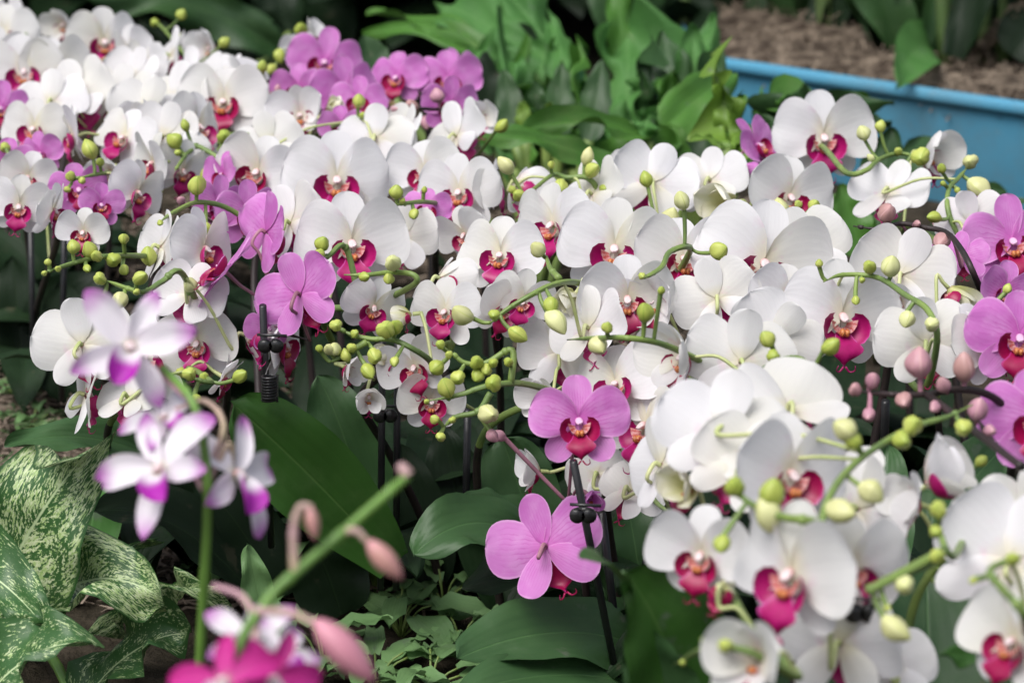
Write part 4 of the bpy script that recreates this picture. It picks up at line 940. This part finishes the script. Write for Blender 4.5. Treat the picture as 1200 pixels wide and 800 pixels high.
fern('fern with long bright green strap leaves lying just above the white blooms', 760, 2.75,
     [((740, 195, 2.7), (862, 86, 2.8), 52, .02, 'fern_green', (0, -1, .7), 0.013, strap), ((760, 165, 2.7), (612, 155, 2.62), 30, .03, 'fern_green', ST, 0.013, strap),
      ((735, 210, 2.66), (560, 160, 2.6), 36, .03, 'fern_green', ST, 0.011, strap), ((745, 170, 2.7), (768, 132, 2.7), 34, .01, 'fern_grey', SF, 0.027, None),
      ((700, 220, 2.7), (790, 170, 2.72), 70, .02, 'fern_green', SF, 0.013, strap), ((800, 230, 2.72), (750, 140, 2.75), 60, .02, 'fern_green', SF, 0.013, None)])
fern('plant of dark upright paddle leaves between the fern and the pink clump', 640, 2.95,
     [((605, 170, 2.9), (590, 82, 2.92), 34, 0, 'mid_leaf', SF, 0.004, None), ((655, 165, 2.9), (658, 74, 2.92), 32, 0, 'mid_leaf', SF, 0.004, None), ((690, 165, 2.9), (706, 70, 2.92), 36, 0, 'mid_leaf', SF, 0.004, None),
      ((575, 150, 2.95), (568, 60, 2.95), 36, 0, 'dark_leaf', SF, 0.004, None), ((625, 160, 2.95), (628, 95, 2.95), 30, 0, 'mid_leaf', SF, 0.004, None), ((455, 110, 2.9), (425, 42, 2.9), 44, 0, 'mid_leaf', (.3, -1, .4), 0.004, None),
      ((615, 160, 2.9), (612, 118, 2.9), 20, 0, 'lime_leaf', SF, 0.007, None), ((640, 150, 2.9), (645, 120, 2.9), 18, 0, 'lime_leaf', SF, 0.007, None)])
fern('twisted lime green leaf standing left of the blue trough', 855, 2.6,
     [((858, 195, 2.55), (835, 62, 2.6), 40, .0, 'lime_leaf', (.6, -1, .2), 0.044, None), ((858, 190, 2.55), (848, 100, 2.58), 36, 0, 'lime_leaf', (-.5, -1, .2), 0.033, None), ((856, 195, 2.55), (868, 110, 2.6), 30, 0, 'fern_green', (.3, -1, .2), 0.022, None), ((850, 175, 2.52), (808, 163, 2.5), 12, .01, 'lime_leaf', ST, 0.004, None)],
     cat='plant', nm='leafy_plant')
fern('plant of tall dark leaves hiding the left end of the trough', 812, 3.0,
     [((812, 200, 2.95), (776, 36, 3.0), 52, .0, 'mid_leaf', (.3, -1, .3), .02, None), ((815, 200, 2.95), (812, 30, 3.0), 56, .0, 'fern_grey', (0, -1, .3), .02, None), ((822, 200, 2.92), (842, 52, 2.98), 50, 0, 'mid_leaf', (-.3, -1, .3), .02, None), ((805, 200, 2.95), (750, 70, 3.0), 44, .02, 'dark_leaf', SF, .02, None)], cat='plant', nm='leafy_plant')
q = random.Random(4); lv = []
for k in range(16):
    u0, v0 = 905 + q.uniform(-20, 20), 185 + q.uniform(-10, 15)
    lv.append(((u0, v0, 2.8), (q.uniform(880, 1065), q.uniform(112, 215), 2.8 + q.uniform(-.1, .15)), q.uniform(22, 40), q.uniform(.02, .06), q.choice(['mid_leaf', 'fern_green', 'mid_leaf']), (q.uniform(-.4, .4), -.8, .8), .03, None))
fern('dark green many-leaved plant in front of the blue trough', 905, 2.85, lv, cat='plant', nm='leafy_plant')
fern('plant with rounded green leaves between the trough and the standing bud spray', 1030, 2.7,
     [((1010, 300, 2.5), (985, 215, 2.5), 46, 0, 'fern_green', SF, 0.007, None), ((1020, 280, 2.6), (1045, 150, 2.62), 60, 0, 'mid_leaf', SF, 0.007, None), ((1010, 290, 2.55), (975, 235, 2.5), 50, .02, 'fern_green', SF, 0.007, None), ((1050, 240, 2.7), (1090, 160, 2.75), 40, .02, 'mid_leaf', SF, 0.007, None), ((1090, 280, 2.7), (1180, 225, 2.7), 26, .03, 'mid_leaf', ST, 0.007, None), ((1110, 280, 2.7), (1215, 238, 2.7), 26, .03, 'mid_leaf', ST, 0.007, None)], cat='plant', nm='leafy_plant')

# dark planting that closes the view at the back
def back_shrub(label, x, y, h, n, seed, mat, L, kind):
    q = random.Random(seed); o = empty(kind, Vector((x, y, 0))); tag(o, label, 'shrub', 'dark shrubs behind the bed')
    m = MB(); st = MB()
    for k in range(n):
        a = q.uniform(0, 6.28); rr = .42 * math.sqrt(q.random()); z = h * q.uniform(.02, 1) ; s = L * q.uniform(.6, 1.2)
        p = Vector((math.cos(a) * rr, math.sin(a) * rr, z)); d = Vector((math.cos(a) + q.uniform(-.5, .5), math.sin(a) + q.uniform(-.5, .5), q.uniform(-.5, .6))).normalized() * s
        g = leaf_mesh(p, p + d, s * .42, s * .15, None, parent=False, seed=k * .17, side=Vector((q.uniform(-.4, .4), -.4, 1)), nt=8, ns=5)
        b = len(m.v); m.v += g.v; m.f += [tuple(i + b for i in f) for f in g.f]; m.uv += g.uv; m.mi += g.mi
    for k in range(7):
        a = q.uniform(0, 6.28); st.tube(spline([Vector((0, 0, 0)), Vector((math.cos(a) * .12, math.sin(a) * .12, h * .4)), Vector((math.cos(a) * .3, math.sin(a) * .3, h * .9))], 4), lambda t: .014 - .01 * t, 6)
    m.build('foliage', M[mat], o); st.build('trunk', M['bark_dark'], o)
words = ['at the far left corner', 'behind the highest white blooms at left', 'behind the dark gap at upper left', 'behind the pink clump', 'left of the antler fern', 'straight behind the antler fern',
         'right behind the antler fern', 'behind the left end of the trough', 'behind the middle of the trough', 'behind the right end of the trough']
for i, wd in enumerate(words):
    x = -1.25 + i * .31; y = 4.6 + (.28 if i % 2 else 0) + (.35 if i > 6 else 0)
    back_shrub('dense dark-leaved shrub ' + wd, x, y, 1.15, 260, 300 + i, 'dark_leaf', .24, 'dark_shrub')
for i, (x, y) in enumerate([(-2.0, 4.4), (2.1, 4.9), (-1.5, 5.4), (-.7, 5.4), (.1, 5.5), (.9, 5.5), (1.7, 5.6)]):
    back_shrub('tall dark shrub in the second row at the back, ' + ['left end', 'right end', 'left part', 'left of centre', 'centre', 'right of centre', 'right part'][i], x, y, 2.0, 300, 340 + i, 'dark_leaf', .30, 'dark_shrub')
fern('plant with one broad dark green leaf across the upper left corner', 230, 3.9,
     [((330, 60, 3.8), (95, -6, 3.7), 60, .06, 'mid_leaf', (0, -1, .6), .03, strap), ((340, 40, 3.9), (300, -80, 3.9), 60, .0, 'dark_leaf', SF, .03, None), ((230, 80, 3.8), (160, 20, 3.8), 40, .0, 'dark_leaf', SF, .03, None), ((260, 80, 3.8), (330, 30, 3.8), 40, .0, 'dark_leaf', SF, .03, None)], cat='plant', nm='leafy_plant')

# ------------------------------------------------------------------ light
w = bpy.data.worlds.new('World'); scene.world = w; w.use_nodes = True
nt = w.node_tree; nt.nodes.clear()
sky = nt.nodes.new('ShaderNodeTexSky'); sky.sky_type = 'NISHITA'; sky.sun_disc = False
EL, AZ = R(60), R(-140)    # azimuth measured from straight ahead, to the right
sky.sun_elevation = EL; sky.sun_rotation = AZ; sky.air_density = 1.0; sky.dust_density = 4.0; sky.ozone_density = 1.0
hs = nt.nodes.new('ShaderNodeHueSaturation'); hs.inputs['Saturation'].default_value = .6
bg = nt.nodes.new('ShaderNodeBackground'); bg.inputs[1].default_value = .078
ow = nt.nodes.new('ShaderNodeOutputWorld')
nt.links.new(sky.outputs[0], hs.inputs['Color']); nt.links.new(hs.outputs[0], bg.inputs[0]); nt.links.new(bg.outputs[0], ow.inputs[0])
sl = bpy.data.lights.new('sun', 'SUN'); sl.energy = 1.5; sl.angle = R(42); sl.color = (1, .985, .98)
so = bpy.data.objects.new('sun', sl); COL.objects.link(so)
sd = Vector((math.sin(AZ) * math.cos(EL), math.cos(AZ) * math.cos(EL), math.sin(EL)))
so.rotation_mode = 'QUATERNION'; so.rotation_quaternion = sd.to_track_quat('Z', 'Y')
scene.view_settings.view_transform = 'Standard'; scene.view_settings.look = 'None'
scene.view_settings.exposure = 1.06; scene.view_settings.gamma = 1.0
scene.cycles.max_bounces = 8; scene.cycles.diffuse_bounces = 4; scene.cycles.transmission_bounces = 4
scene.cycles.use_denoising = True
